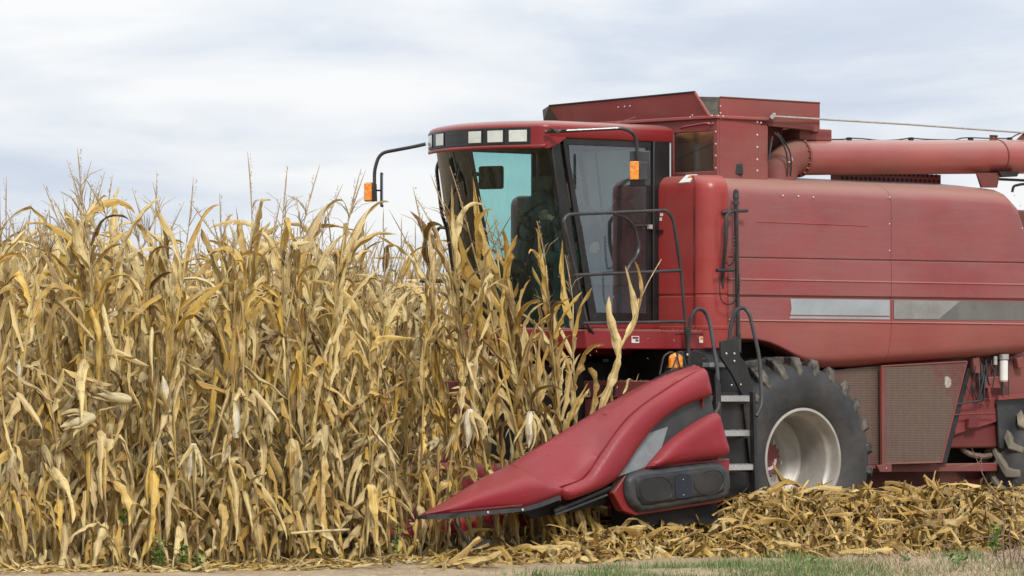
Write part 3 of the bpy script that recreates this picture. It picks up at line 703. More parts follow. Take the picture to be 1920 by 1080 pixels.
# wiper, interior things
MB().tube(resample([P(868, 290, v=-.3), P(858, 330, u=2.45), P(848, 372, u=2.45)], 8), .010, 6).build('wiper', M['tube'], cab)
MB().tube([P(872, 292, u=2.43), P(838, 400, u=2.36)], .014, 6).build('wiper', M['black'], cab)
def seat(cx, cy, zc, tall):
    s = MB(); rows = []
    for k in range(9):
        z = zc + .10 + tall * k / 8; q = k / 8; hw = .25 * math.sqrt(max(.02, 1 - max(0, (q - .55) / .45) ** 2.4)); ub = cx - .24 - .10 * q
        rows.append([(ub + .06 * math.cos(a), cy + hw * math.sin(a), z) for a in [2 * math.pi * j / 16 for j in range(16)]])
    s.grid(rows, close=True); s.f.append(tuple(range(16))); s.mi.append(0); s.f.append(tuple(range(len(s.v) - 16, len(s.v)))); s.mi.append(0)
    s.box((cx - .26, cy - .26, zc), (cx + .26, cy + .26, zc + .13)); s.box((cx - .15, cy - .15, 2.08), (cx + .15, cy + .15, zc))
    o = s.build('seat', M['seat'], cab, smooth=50, bevel=.03)
    MB().box((cx - .40, cy - .11, zc + tall + .10), (cx - .30, cy + .11, zc + tall + .24)).build('headrest', M['seat'], o, bevel=.03)
seat(1.32, .36, 2.50, .72); seat(1.68, -.40, 2.62, .70)
swc = P(1003, 415, v=.15)
st = MB(); rows = []
ax1 = Vector((0, 1, 0)); ax2 = Vector((-.55, 0, .83)).normalized()
st.tube([swc + (ax1 * math.cos(a) + ax2 * math.sin(a)) * .21 for a in [2 * math.pi * k / 28 for k in range(29)]], .014, 8)
for a in (0.4, 2.7, 4.7): st.tube([swc, swc + (ax1 * math.cos(a) + ax2 * math.sin(a)) * .21], .010, 6)
st.tube([swc, swc + Vector((.22, 0, -.75))], .035, 8); st.build('steering_wheel', M['interior'], cab)
o = MB().box((-.03, -.13, -.11), (.03, .13, .11)).build('monitor', M['interior'], cab, bevel=.02); o.location = P(921, 333, v=-.62); o.rotation_euler = (0, 0, R_(20))
MB().tube([P(888, 326, v=-.7), P(915, 328, v=-.66)], .02, 6).build('monitor_arm', M['interior'], cab)
MB().tube(resample([P(890, 350, v=-.7), P(900, 343, v=-.68), P(915, 343, v=-.66)], 8), .009, 6).build('monitor_arm', M['interior'], cab)
MB().box((1.10, .58, 2.7), (1.15, .80, 3.1)).build('armrest', M['interior'], cab, bevel=.02)
# --- cab mirrors and side lamps ------------------------------------------
def mirror(armpts, r, mc, mrot, lc, lrot, nm):
    arm = MB().tube(rnd(armpts, .10, 7), r, 10).build('mirror_arm', M['tube'], cab)
    mo = MB().box((-.012, -.095, -.165), (.012, .095, .165)).build('mirror', M['plastic'], arm, bevel=.035, modw=4); mo.location = mc; mo.rotation_euler = mrot
    MB().box((-.0135, -.078, -.145), (-.0125, .078, .145)).build('mirror_glass', M['mirror'], arm, smooth=0).location = mc
    arm.children[-1].rotation_euler = mrot
    lo = MB().box((.002, -.045, -.085), (.028, .045, .085)).build('side_lamp', M['amber'], arm, bevel=.008); lo.location = lc; lo.rotation_euler = lrot
    lb = MB().box((-.026, -.055, -.090), (.002, .055, .090)).build('lamp_bracket', M['plastic'], arm, bevel=.006); lb.location = lc; lb.rotation_euler = lrot
    return arm
ua = 2.30
mirror([P(1022, 247, v=.89), P(1050, 246, v=.98), P(1170, 240, v=1.32), P(1192, 252, v=1.33), P(1196, 300, v=1.33)], .017,
       P(1200, 316, v=1.30), (0, 0, R_(42)), P(1191, 320, v=1.40), (0, 0, R_(18)), 'a')
# lamp plate beside the near lamp
lp = MB().box((-.004, -.052, -.082), (.004, .052, .082)).build('lamp_plate', M['plastic'], cab, smooth=0, bevel=.004); lp.location = P(1204, 320, v=1.395); lp.rotation_euler = (0, 0, R_(62))
mirror([P(798, 270, v=-.86), P(776, 275, v=-.95), P(712, 287, v=-1.25), P(702, 318, v=-1.28), P(702, 345, v=-1.28)], .017,
       P(716, 356, v=-1.34), (0, 0, R_(-42)), P(692, 360, v=-1.28), (0, 0, R_(8)), 'b')
MB().tube([P(702, 345, v=-1.28), P(703, 378, v=-1.28)], .022, 8).build('lamp_post', M['tube'], cab)
MB().tube([P(703, 357, v=-1.28), P(714, 357, v=-1.33)], .009, 6).build('mirror_pin', M['tube'], cab)
hose = MB()
for k in range(3): hose.tube(resample([P(1026 + 4 * k, 247, v=.93), P(1034 + 3 * k, 240 + 3 * k, v=.96), P(1046, 249 - 2 * k, v=1.0), P(1056 + 3 * k, 243, v=1.03)], 14), .006, 5)
hose.build('clamp_coil', M['black'], cab)
# far-side cab rails seen left of the windshield
MB().tube(rnd([P(826, 296, v=-.95), P(818, 315, v=-.97), P(828, 400, v=-.97), P(838, 430, v=-.97), P(866, 620, v=-.97)], .05), .017, 8).build('cab_rail', M['tube'], cab)
MB().tube(rnd([P(850, 428, v=-1.0), P(822, 426, v=-1.3), P(812, 450, v=-1.35), P(800, 530, v=-1.35), P(800, 640, v=-1.35)], .06), .017, 8).build('cab_rail', M['tube'], cab)
MB().tube([P(789, 527, v=-1.37), P(856, 527, v=-.97)], .019, 8).build('cab_rail', M['tube'], cab)
# aerial hair on the roof
MB().tube(resample([P(1120, 241, v=.7), P(1150, 233, v=.7), P(1191, 219.5, v=.7)], 8), .0035, 5).build('aerial', M['twig'], cab)
# --- access platform, rails, ladder --------------------------------------
vo_ = 1.47
pl = MB(); pu0 = U(1098, vo_); pu1 = U(1362, vo_); pz0 = H(1.6, vo_, 655); pz1 = H(1.6, vo_, 619)
pl.box((pu1, .86, pz0), (pu0, vo_, pz1)); plat = pl.build('platform', M['red'], cmb, bevel=.012)
MB().box((pu1, vo_ + .0005, pz1 - .035), (1.30, vo_ + .006, pz1 - .03)).build('panel_seam', M['void'], plat, smooth=0)
def sidelabel(x0, y0, x1, y1, v, parts, parent):
    a = P(x0, y0, v=v); b = P(x1, y1, v=v)
    o = MB().box((b.x, v, b.z), (a.x, v + .003, a.z)).build('label', M['white'], parent, smooth=0)
    for (fx0, fy0, fx1, fy1, mt) in parts:
        MB().box((lerp(a.x, b.x, fx1), v + .0031, lerp(a.z, b.z, fy1)), (lerp(a.x, b.x, fx0), v + .005, lerp(a.z, b.z, fy0))).build('label_print', M[mt], o, smooth=0)
sidelabel(1311, 631, 1327, 643, vo_ + .001, [(.08, .08, .92, .5, 'orange')], plat)
sidelabel(1184, 630, 1198, 643, vo_ + .001, [(.1, .1, .9, .42, 'red'), (.5, .5, .9, .8, 'plastic')], plat)
# black void / front axle and feeder house
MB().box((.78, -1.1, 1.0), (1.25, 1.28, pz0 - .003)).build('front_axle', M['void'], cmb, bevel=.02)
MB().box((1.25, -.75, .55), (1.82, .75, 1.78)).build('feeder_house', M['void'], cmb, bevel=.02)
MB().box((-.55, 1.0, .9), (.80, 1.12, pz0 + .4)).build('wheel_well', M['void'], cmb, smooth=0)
MB().box((-.2, -1.0, .75), (.2, 1.05, 1.05)).build('front_axle', M['chassis'], cmb, bevel=.02)
vr = 1.50; RT_ = .0155
def pipe(pts, name, parent, r=RT_, rad=.07, mat='tube', k=6): return MB().tube(rnd(pts, rad, k), r, 10).build(name, M[mat], parent)
hr = pipe([P(1112, 625, v=vr - .04), P(1102, 612, v=vr), P(1056, 412, v=vr), P(1066, 402, v=vr), P(1158, 398, v=vr), P(1250, 394, v=vr), P(1262, 410, v=vr), P(1277, 508, v=vr), P(1290, 665, v=vr)], 'handrail', cmb, rad=.075)
pipe([P(1076, 516, v=vr), P(1276, 507, v=vr)], 'rail_bar', hr); pipe([P(1094, 606, v=vr), P(1283, 603, v=vr)], 'rail_bar', hr)
pipe([P(1150, 400, v=vr), P(1172, 407, v=vr - .03), P(1190, 424, v=vr - .05), P(1199, 465, v=vr - .05), P(1194, 480, v=vr - .04), P(1180, 497, v=vr), P(1175, 512, v=vr)], 'rail_bar', hr, rad=.06)
# tall gate post with chain
vg = 1.66
gp = pipe([P(1352, 650, v=vo_ + .02), P(1352, 560, v=vo_ + .05), P(1361, 450, v=vg), P(1361, 405, v=vg), P(1372, 396, v=vg), P(1380, 394, v=vg)], 'gate_post', cmb, r=.018)
pipe([P(1384, 632, v=vg - .05), P(1380, 380, v=vg)], 'gate_post', gp, r=.021)
pl_ = MB().tube([P(1380, 384, v=vg), P(1380, 379, v=vg), P(1380, 378, v=vg), P(1380, 372, v=vg), P(1380, 371, v=vg), P(1380, 362, v=vg), P(1380, 361, v=vg), P(1380, 355, v=vg)], [.034, .034, .024, .024, .032, .026, .018, .016], 12).build('post_cap', M['tube'], gp)
MB().tube([P(1380, 364, v=vg), P(1380, 361.5, v=vg), P(1380, 358, v=vg), P(1380, 355.5, v=vg)], [.012, .026, .026, .008], 12).build('post_cap', M['tube'], gp)
pipe([P(1372, 396, v=vg), P(1401, 395, v=vg)], 'grab_bar', gp, r=.017); pipe([P(1355, 399, v=1.57), P(1364, 397, v=1.6)], 'grab_bar', gp, r=.024)
pipe([P(1344, 507, v=vg - .02), P(1376, 506, v=vg - .02)], 'grab_bar', gp, r=.017)
def chain(pts, parent, nl):
    q = resample(pts, nl); mb = MB()
    for i in range(len(q) - 1):
        a, b = q[i], q[i + 1]; m_ = (a + b) / 2; t = (b - a).normalized(); s = t.orthogonal().normalized(); s = s if i % 2 else t.cross(s)
        h = (b - a).length * .62
        mb.tube([m_ + t * h * math.cos(x) + s * .008 * math.sin(x) for x in [2 * math.pi * k / 8 for k in range(9)]], .0032, 4, caps=False)
    return mb.build('chain', M['black'], parent)
chain([P(1358, 435, v=vg + .02), P(1359, 470, v=vg + .02), P(1361, 490, v=vg + .02), P(1367, 498, v=vg + .03), P(1376, 490, v=vg + .02), P(1378, 480, v=vg + .02), P(1377, 440, v=vg + .02)], gp, 44)
chain([P(1349, 512, v=vg), P(1350, 550, v=vg), P(1354, 565, v=vg), P(1365, 571, v=vg), P(1378, 565, v=vg), P(1386, 540, v=vg), P(1386, 515, v=vg)], gp, 44)
# ladder
vl = [1.72, 1.98, 2.06, 2.12]
lad = thing('ladder', '', ''); del lad['label']; del lad['category']; lad.parent = cmb
def lplate(px, v, th, name='ladder_side', mat='plate'): return MB().prism(pxpoly(px, v), (0, th, 0)).build(name, M[mat], lad, bevel=.004)
# curved upper cheeks
lplate([(1272, 658), (1303, 657), (1318, 662), (1330, 675), (1340, 692), (1352, 720), (1352, 745), (1272, 745)], 1.62, -.02)
back = MB().prism([P(1340, 735, v=1.90), P(1413, 735, v=1.90), P(1419, 932, v=1.90), P(1330, 932, v=1.90)], (0, -.02, 0)).build('ladder_back', M['plate'], lad, smooth=0)
MB().prism([P(1300, 655, v=1.46), P(1384, 655, v=1.46), P(1388, 740, v=1.60), P(1300, 740, v=1.60)], (0, -.01, 0)).build('ladder_back', M['black'], lad, smooth=0)
lplate([(1352, 640), (1370, 636), (1384, 632), (1388, 668), (1400, 682), (1408, 710), (1413, 740), (1415, 800), (1421, 925), (1413, 925), (1392, 740), (1372, 700), (1352, 670)], 1.93, -.03)
lplate([(1342, 700), (1352, 720), (1356, 930), (1346, 930)], 2.10, -.03)
lplate([(1413, 735), (1417, 735), (1424, 930), (1416, 930)], 2.14, -.06)
lplate([(1352, 693), (1400, 693), (1412, 745), (1352, 745)], 1.70, -.01, 'ladder_back', 'plastic')
for (xa, xb, y, th), v in zip(((1331, 1380, 681, 7.5), (1351, 1408, 743, 10), (1359, 1412, 808, 10), (1360, 1416, 872, 10)), vl):
    a = P(xa, y, v=v); b = P(xb, y, v=v); z0_ = a.z - th / 200
    so_ = MB().box((b.x, v - .20, z0_), (a.x, v, a.z)).build('step', M['step'], lad, bevel=.004)
    tt = MB(); nn = 16
    for k in range(nn): x = lerp(a.x, b.x, (k + .3) / nn); tt.box((x - .005, v - .19, a.z), (x + .005, v + .002, a.z + .008))
    tt.build('step_grip', M['step'], so_, smooth=0)
    MB().box((b.x + .01, v - .201, z0_ - .02), (a.x - .01, v - .05, z0_)).build('step_bracket', M['black'], so_, smooth=0)
for x, y in ((1289, 665), (1362, 663), (1377, 663), (1377, 677)): bolt(x, y, 1.935, lad, .012)
for x, y in ((1372, 722), (1389, 721), (1331, 721), (1350, 722)): bolt(x, y, 1.94, lad, .010)
pipe([P(1292, 690, v=1.66), P(1290, 640, v=1.66), P(1296, 592, v=1.68), P(1308, 577, v=1.70), P(1322, 583, v=1.72), P(1331, 605, v=1.75), P(1345, 690, v=1.98), P(1347, 765, v=2.10), P(1341, 775, v=2.10)], 'grab_rail', lad, r=.0185, rad=.10)
pipe([P(1366, 662, v=1.90), P(1370, 610, v=1.90), P(1380, 580, v=1.92), P(1396, 576, v=1.94), P(1406, 590, v=1.98), P(1424, 670, v=2.06), P(1428, 740, v=2.12), P(1427, 762, v=2.14), P(1418, 780, v=2.14)], 'grab_rail', lad, r=.0185, rad=.10)
MB().prism([P(1374, 632, v=1.60), P(1388, 626, v=1.60), P(1388, 662, v=1.60), P(1378, 650, v=1.60)], (0, .012, 0)).build('gusset', M['plastic'], lad, smooth=0)
for x, y in ((1352, 619), (1352, 642)): bolt(x, y, vo_ + .05, gp, .012)
# --- wheels -----------------------------------------------------------------
def wheel(name, cx, cz, vout, width, R0, rimr, nl, lugm, dish, parent):
    w = thing(name, '', ''); del w['label']; del w['category']; w.parent = parent
    c = (cx, 0, cz); s = R0 / .93
    half = [(rimr, -.005), (rimr + .02, .012), (rimr + .06, .045), (lerp(rimr, R0, .45), .068), (lerp(rimr, R0, .70), .055), (lerp(rimr, R0, .86), .015), (lerp(rimr, R0, .94), -.035), (R0 - .014, -.10), (R0 - .003, -.22)]
    prof = [(r, vout - .03 + dv) for r, dv in half] + [(r, vout - width + .03 - dv) for r, dv in reversed(half)]
    ty = MB().lathe(prof, c, 96).build('tyre', M['rubber'], w, smooth=60)
    lm = MB(); dA = 2 * math.pi / nl
    for side in (0, 1):
        for k in range(nl):
            a0_ = k * dA + (.5 * dA if side else 0); secs = []
            for q, (t, dy, top, th) in enumerate(((-.28, .040, .80, .03), (-.16, .046, .90, .05), (-.05, .020, .985, .07), (.04, -.03, 1.055, .095), (.25, 0, 1.068, .10), (.6, 0, 1.07, .10), (1.0, 0, 1.07, .10))):
                y = vout - .045 - t * (width * .52) if t > .1 else vout - .03 + dy
                if side: y = 2 * (vout - width / 2) - y
                ang = a0_ + max(0, t) * dA * .95; hw = (.036 if t < 0 else lerp(.046, .034, t)) / R0 * (1 + .12 * math.sin(k * 2.7 + q)); tp_ = top * R0; rr_ = tp_ - th
                oy = (-.03 if t < .1 else 0) * (-1 if side else 1)
                secs.append([(cx + rr_ * math.cos(ang - hw * 1.35), y + oy, cz + rr_ * math.sin(ang - hw * 1.35)), (cx + tp_ * math.cos(ang - hw), y, cz + tp_ * math.sin(ang - hw)), (cx + tp_ * math.cos(ang + hw), y, cz + tp_ * math.sin(ang + hw)), (cx + rr_ * math.cos(ang + hw * 1.35), y + oy, cz + rr_ * math.sin(ang + hw * 1.35))])
            lm.grid(secs, close=True); n = len(lm.v); lm.f.append((n - 4, n - 3, n - 2, n - 1)); lm.mi.append(0); lm.f.append((n - 25, n - 26, n - 27, n - 28)); lm.mi.append(0)
    lm.build('tread', M[lugm], ty, smooth=30, bevel=.008)
    if dish:
        d0 = vout - .045
        pr = [(rimr - .01, d0 + .01), (rimr + .012, d0 + .022), (rimr + .012, d0 + .032), (rimr - .012, d0 + .034), (rimr - .022, d0 + .016), (rimr - .024, d0 - .04), (rimr - .045, d0 - .075), (rimr - .060, d0 - .085), (rimr - .066, d0 - .10), (rimr - .072, d0 - .30), (rimr - .062, d0 - .42), (rimr - .066, d0 - .435), (rimr - .085, d0 - .44), (rimr - .10, d0 - .455), (rimr - .15, d0 - .52), (rimr - .20, d0 - .535), (.22, d0 - .520), (.205, d0 - .505), (.15, d0 - .500), (.0, d0 - .500)]
        rim = MB().lathe(pr, c, 96).build('rim', M['rim'], w, smooth=40)
        hub = MB().lathe([(.150, d0 - .499), (.148, d0 - .46), (.138, d0 - .45), (.0, d0 - .45)], c, 48).build('hub', paint('hub_red', (.30, .05, .05), amount=.3, rough=.5), w, smooth=40)
        arc = MB(); rr2 = []
        for k in range(13):
            a = R_(-108 + 110 * k / 12 - 0); rr2.append([(cx - math.cos(a) * r, d0 - .4495 + dz, cz + math.sin(a) * r) for r, dz in ((.075, 0), (.075, .003), (.105, .003), (.105, 0))])
        arc.grid(rr2, close=True).build('chalk_mark', M['white'], hub, smooth=0)
        for k in range(10):
            a = 2 * math.pi * (k + .3) / 10; x = cx + .180 * math.cos(a); z = cz + .180 * math.sin(a)
            nb = MB(); nb.tube([Vector((x, d0 - .502, z)), Vector((x, d0 - .485, z))], .026, 12).tube([Vector((x, d0 - .486, z)), Vector((x, d0 - .460, z))], .017, 6); nb.build('wheel_nut', M['steel'], w, smooth=30)
            a += .31; x = cx + .180 * math.cos(a); z = cz + .180 * math.sin(a); MB().tube([Vector((x, d0 - .505, z)), Vector((x, d0 - .4985, z))], .011, 10).build('rim_hole', M['void'], rim, smooth=0)
    return w
wheel('front_wheel', 0.0, .865, 1.83, .80, .905, .475, 25, 'lugs', True, cmb)
wheel('front_wheel', 0.0, .865, -1.03, .80, .905, .475, 25, 'lugs', False, cmb)
rxu = U(1985, 1.45)
wheel('rear_wheel', rxu, .70, 1.52, .46, .72, .36, 17, 'mudlug', False, cmb)
wheel('rear_wheel', rxu, .70, -1.06, .46, .72, .36, 17, 'mudlug', False, cmb)
# --- lower side guards and chassis behind the front wheel ----------------------
vgd = 1.44
g1 = MB().prism(pxpoly([(1545, 696), (1649, 686), (1650, 870), (1560, 873)], vgd - .06), (0, -.015, 0)).build('side_guard', M['mesh'], cmb, smooth=0)
g2 = MB().prism(pxpoly([(1652, 686), (1814, 677), (1765, 866), (1656, 869)], vgd), (0, -.012, 0)).build('side_guard', M['mesh'], cmb, smooth=0)
for a, b in (((1652, 687), (1813, 678)), ((1813, 678), (1765, 867)), ((1765, 867), (1656, 870)), ((1653, 687), (1655, 870))):
    MB().tube([P(*a, v=vgd + .002), P(*b, v=vgd + .002)], .009, 6).build('guard_frame', M['chassis'], g2)
MB().prism(pxpoly([(1649, 690), (1655, 690), (1656, 872), (1650, 872)], vgd - .02), (0, .03, 0)).build('guard_frame', M['chassis'], g1, smooth=0)
lb = MB().prism(pxpoly([(1771, 706), (1777, 706), (1783, 712), (1783, 722), (1779, 727), (1773, 727), (1771, 720)], vgd + .001), (0, .003, 0)).build('label', plain('worn_label', (.50, .46, .42), .6, var=.6, scale=60), g2, smooth=0)
MB().prism(pxpoly([(1640, 872), (1668, 871), (1668, 885), (1646, 885)], vgd - .01), (0, .03, 0)).build('guard_bracket', M['chassis'], cmb, bevel=.004); bolt(1662, 878, vgd + .022, cmb, .009)
lf = MB(); lf.prism(pxpoly([(1600, 872), (1870, 868), (1870, 884), (1600, 886)], vgd - .10), (0, -.08, 0)).build('frame_rail', M['chassis'], cmb, bevel=.008)
MB().prism(pxpoly([(1560, 873), (1650, 871), (1650, 878), (1560, 880)], vgd - .05), (0, -.02, 0)).build('frame_rail', M['chassis'], cmb, smooth=0)
MB().prism(pxpoly([(1560, 885), (1900, 880), (1900, 930), (1560, 935)], vgd - .40), (0, -.2, 0)).build('frame_rail', M['darkred'], cmb, bevel=.01)
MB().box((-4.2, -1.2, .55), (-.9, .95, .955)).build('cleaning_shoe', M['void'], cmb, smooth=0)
MB().prism(pxpoly([(1822, 690), (1814, 690), (1764, 868), (1775, 868)], vgd - .06), (0, -.06, 0)).build('guard_strut', M['plate'], cmb, smooth=0)
ch = 1.318
MB().prism(pxpoly([(1795, 700), (1935, 655), (1935, 765), (1868, 790), (1788, 815)], ch), (0, .02, 0)).build('chassis_plate', M['chassis'], cmb, bevel=.004)
MB().prism(pxpoly([(1868, 742), (1936, 737), (1936, 745), (1868, 750)], ch + .08), (0, .03, 0)).build('chassis_rail', M['chassis'], cmb, smooth=0)
MB().prism(pxpoly([(1866, 749), (1938, 744), (1938, 850), (1872, 840)], ch + .03), (0, .02, 0)).build('mud_flap', M['plastic'], cmb, smooth=0)
fl_ = MB().tube([P(1882, 716, v=1.45), P(1882, 713, v=1.45), P(1882, 677, v=1.45), P(1882, 674, v=1.45)], [.030, .042, .042, .030], 20).build('oil_filter', M['white'], cmb)
MB().tube([P(1882, 674, v=1.45), P(1882, 664, v=1.45)], .05, 16).build('filter_head', M['steel'], fl_)
MB().tube([P(1866, 684, v=1.42), P(1866, 668, v=1.42)], .022, 12).build('filter_head', M['steel'], fl_)
rg = random.Random(8)
for k in range(13):
    x = rg.uniform(1825, 1900); y = rg.uniform(668, 700); x2 = x + rg.uniform(-25, 35); y2 = y + rg.uniform(10, 55)
    MB().tube(resample([P(x, y - 12, v=1.36), P(x + rg.uniform(-6, 6), y + 12, v=1.42), P((x + x2) / 2, max(y, y2) + 10, v=1.42), P(x2, y2 - 15, v=1.36)], 14), rg.choice((.006, .008, .011)), 6).build('hose', M['tube'], cmb)
for (x0, y0, x1, y1) in ((1838, 708, 1868, 728), (1818, 672, 1830, 700), (1846, 728, 1851, 752), (1900, 672, 1912, 690)):
    MB().prism(pxpoly([(x0, y0), (x1, y0 - 2), (x1 + 2, y1), (x0 + 3, y1)], ch + .05), (0, .05, 0)).build('valve_block', M['chassis'], cmb, bevel=.006)
MB().prism(pxpoly([(1812, 785), (1835, 780), (1826, 800), (1810, 802)], ch + .04), (0, .04, 0)).build('bracket', M['darkred'], cmb, smooth=0)
MB().tube(resample([P(1790, 758, v=1.40), P(1830, 752, v=1.42), P(1848, 748, v=1.40)], 8), .010, 6).build('hose', M['tube'], cmb)
MB().tube([P(1784, 778, v=1.40), P(1866, 775, v=1.40)], .008, 6).build('linkage_rod', M['darkred'], cmb)
MB().tube(resample([P(1800, 836, v=1.2), P(1815, 850, v=1.25), P(1845, 856, v=1.25), P(1875, 848, v=1.2)], 10), .028, 8).build('exhaust_pipe', M['twig'], cmb)
# --- corn header -----------------------------------------------------------------
hd = thing('corn_header', '', ''); del hd['label']; del hd['category']; hd.parent = cmb
uh = 1.80
hb = MB(); hz1 = H(uh, 1.3, 714); hz2 = H(uh, 1.3, 747)
hb.box((uh - .06, -2.3, hz2 + .005), (uh, 2.15, hz1)); beam = hb.build('header_beam', M['chassis'], hd, bevel=.008)
MB().box((uh - .10, -2.3, .45), (uh - .015, 2.15, hz2 - .004)).build('header_back', M['chassis'], hd, smooth=0)
MB().box((uh - .09, -2.3, hz2 - .004), (uh - .03, 2.15, hz2 + .005)).build('seam', M['void'], hd, smooth=0)
# floor with auger trough
MB().box((uh - .08, -2.3, .38), (uh + .62, 2.12, .46)).build('header_floor', M['darkred'], hd, smooth=0)
MB().tube([Vector((uh + .32, -2.28, .72)), Vector((uh + .32, 2.10, .72))], .11, 20).build('cross_auger', M['darkred'], hd)
# number plates on the beam
def textobj(s_, size, mat, parent, loc, rot, nm='lettering', ext=.001):
    cu = bpy.data.curves.new(nm, 'FONT'); cu.body = s_; cu.size = size; cu.extrude = ext; cu.align_x = 'CENTER'; cu.align_y = 'CENTER'; cu.offset = .0008
    o = bpy.data.objects.new(nm, cu); sc.collection.objects.link(o); cu.materials.append(mat); me_ = bpy.data.meshes.new_from_object(o); me_.materials.clear(); me_.materials.append(mat); bpy.data.objects.remove(o); o = bpy.data.objects.new(nm, me_); sc.collection.objects.link(o); o.parent = parent; o.location = loc; o.rotation_euler = rot; return o
a = P(1127, 722, u=uh + .001); b = P(1153, 741, u=uh + .001)
plq = MB().box((uh, a.y, b.z), (uh + .003, b.y, a.z)).build('number_plate', M['black'], beam, smooth=0)
textobj('0', .105, M['white'], plq, P(1145.5, 733, u=uh + .005), (R_(90), 0, R_(90)))
textobj('0', .095, M['white'], beam, P(1104, 739, u=uh + .003), (R_(90), 0, R_(90)))
sidelab = P(1136, 683, u=1.26)
MB().box((1.26, sidelab.y - .04, sidelab.z - .05), (1.264, sidelab.y + .04, sidelab.z + .05)).build('label', M['white'], cmb, smooth=0)
# end divider: moulded hood
NV = 2.22
def line(pts, vs, n=46):
    """pixel polyline with its own y per point"""
    if not isinstance(vs, (list, tuple)): vs = [vs] * len(pts)
    return resample([P(x, y, v=v) for (x, y), v in zip(pts, vs)], n)
# rear hood: crease line -> ridge -> inner side
crease = line([(1052, 914), (1093, 897), (1130, 846), (1178, 783), (1241, 735), (1290, 704), (1318, 691)], 2.37)
midl = line([(1012, 905), (1062, 878), (1105, 832), (1152, 772), (1216, 722), (1275, 694), (1312, 687)], [2.31, 2.29, 2.27, 2.26, 2.25, 2.24, 2.24])
ridge = line([(964, 871), (1019, 834), (1075, 801), (1130, 767), (1186, 734), (1241, 706), (1300, 684)], [2.12, 2.12, 2.12, 2.12, 2.12, 2.12, 2.14])
inn1 = [Vector((p.x, p.y - .10, p.z - .02)) for p in ridge]; inn2 = [Vector((p.x, p.y - .22, p.z - .14)) for p in ridge]; inn3 = [Vector((p.x, 1.90, max(.42, p.z - .40))) for p in ridge]
def between(a, b, q, push=0): return [x.lerp(y, q) + Vector((0, push, push * .3)) for x, y in zip(a, b)]
rows = [[p + Vector((0, -.03, -.02)) for p in crease], crease, between(crease, midl, .12, .012), between(crease, midl, .5, -.012), midl, between(midl, ridge, .35, -.004), between(midl, ridge, .7, .006), ridge, inn1, inn2, inn3]
mb = MB().grid(rows); mb.grid([[r[0] for r in rows], [r[0] + Vector((0, -.002, -.12)) for r in rows]])
rear_close = [r[-1] for r in rows]
mb.grid([rear_close, [Vector((p.x - .0, p.y - .0, p.z - .35)) for p in rear_close]])
dv_ = thing('end_divider', '', ''); del dv_['label']; del dv_['category']; dv_.parent = hd
mb.build('end_divider_hood', M['snout'], hd, smooth=60).parent = dv_
bpy.data.objects.remove(dv_) if False else None
# outer swoosh
sw = [(1052, 915), (1093, 897), (1112, 873), (1130, 846), (1152, 814), (1178, 783), (1208, 757), (1241, 735), (1280, 710), (1316, 691), (1323, 697), (1328, 715), (1332, 735), (1331, 743),
      (1305, 752), (1276, 764), (1241, 787), (1214, 814), (1190, 846), (1172, 874), (1158, 893), (1144, 906), (1120, 919), (1090, 930), (1068, 937), (1057, 934)]
swp = smoothclosed(pxpoly(sw, 2.36), 4)
pillow(swp, 2.36, .085, .13, .12).build('divider_swoosh', M['snout'], dv_, smooth=60)
# lower lobe
lo_ = [(1215, 874), (1232, 853), (1253, 830), (1275, 812), (1300, 795), (1322, 782), (1341, 774), (1347, 778), (1353, 800), (1360, 825), (1365, 843), (1362, 852), (1350, 858), (1310, 864), (1262, 871), (1222, 878)]
pillow(smoothclosed(pxpoly(lo_, 2.37), 4), 2.37, .085, .12, .14).build('divider_lobe', M['snout'], dv_, smooth=60)
# inset panel between them
MB().prism(pxpoly([(1150, 897), (1235, 780), (1332, 738), (1340, 782), (1262, 828), (1222, 872)], 2.34), (0, -.03, 0)).build('divider_inset', M['plastic'], dv_, smooth=0)
MB().prism(pxpoly([(1155, 895), (1216, 812), (1252, 800), (1240, 840), (1217, 873)], 2.3405), (0, .004, 0)).build('inset_decal', plain('grey_inset', (.24, .26, .28), .4, var=.3, scale=6), dv_, smooth=0)
# nose cone
nb_ = line([(787, 967), (815, 966), (850, 963), (900, 958), (950, 954), (982, 951), (1015, 942), (1046, 930), (1054, 922)], [2.22, 2.27, 2.32, 2.36, 2.40, 2.42, 2.42, 2.42, 2.42])
nb0 = line([(787, 968), (815, 968), (850, 966), (900, 961.5), (950, 957.5), (982, 954.5), (1015, 945), (1046, 933.5), (1055, 927)], [2.22, 2.25, 2.29, 2.32, 2.36, 2.38, 2.38, 2.38, 2.38])
nm_ = line([(788, 966), (820, 958), (860, 945), (905, 928), (950, 915), (985, 905), (1012, 905), (1030, 911), (1053, 916)], [2.22, 2.29, 2.34, 2.38, 2.42, 2.44, 2.44, 2.44, 2.43])
nt_ = line([(788, 965), (834, 942), (870, 920), (908, 898), (935, 885), (964, 871), (976, 878), (990, 890), (1010, 903)], [2.20, 2.18, 2.16, 2.14, 2.13, 2.14, 2.20, 2.27, 2.34])
ntop = line([(787, 965.5), (830, 942), (865, 920), (900, 898), (925, 886), (950, 874), (957, 871), (962, 870), (966, 871)], [2.18, 2.14, 2.11, 2.08, 2.06, 2.05, 2.05, 2.05, 2.05])
nin = [Vector((p.x, lerp(2.18, 1.92, min(1, k / 20)), lerp(p.z, .42, min(1, k / 25)))) for k, p in enumerate(ntop)]
q1 = between(nb_, nm_, .33, .014); q2 = between(nb_, nm_, .66, .018); q3 = between(nm_, nt_, .35, .022); q4 = between(nm_, nt_, .7, .02)
for qq in (q1, q2, q3, q4): qq[0] = nb_[0].copy()
MB().grid([nb0, nb_, q1, q2, nm_, q3, q4, nt_, between(nt_, ntop, .5, .004), ntop, nin]).build('divider_nose', M['snout'], dv_, smooth=60)
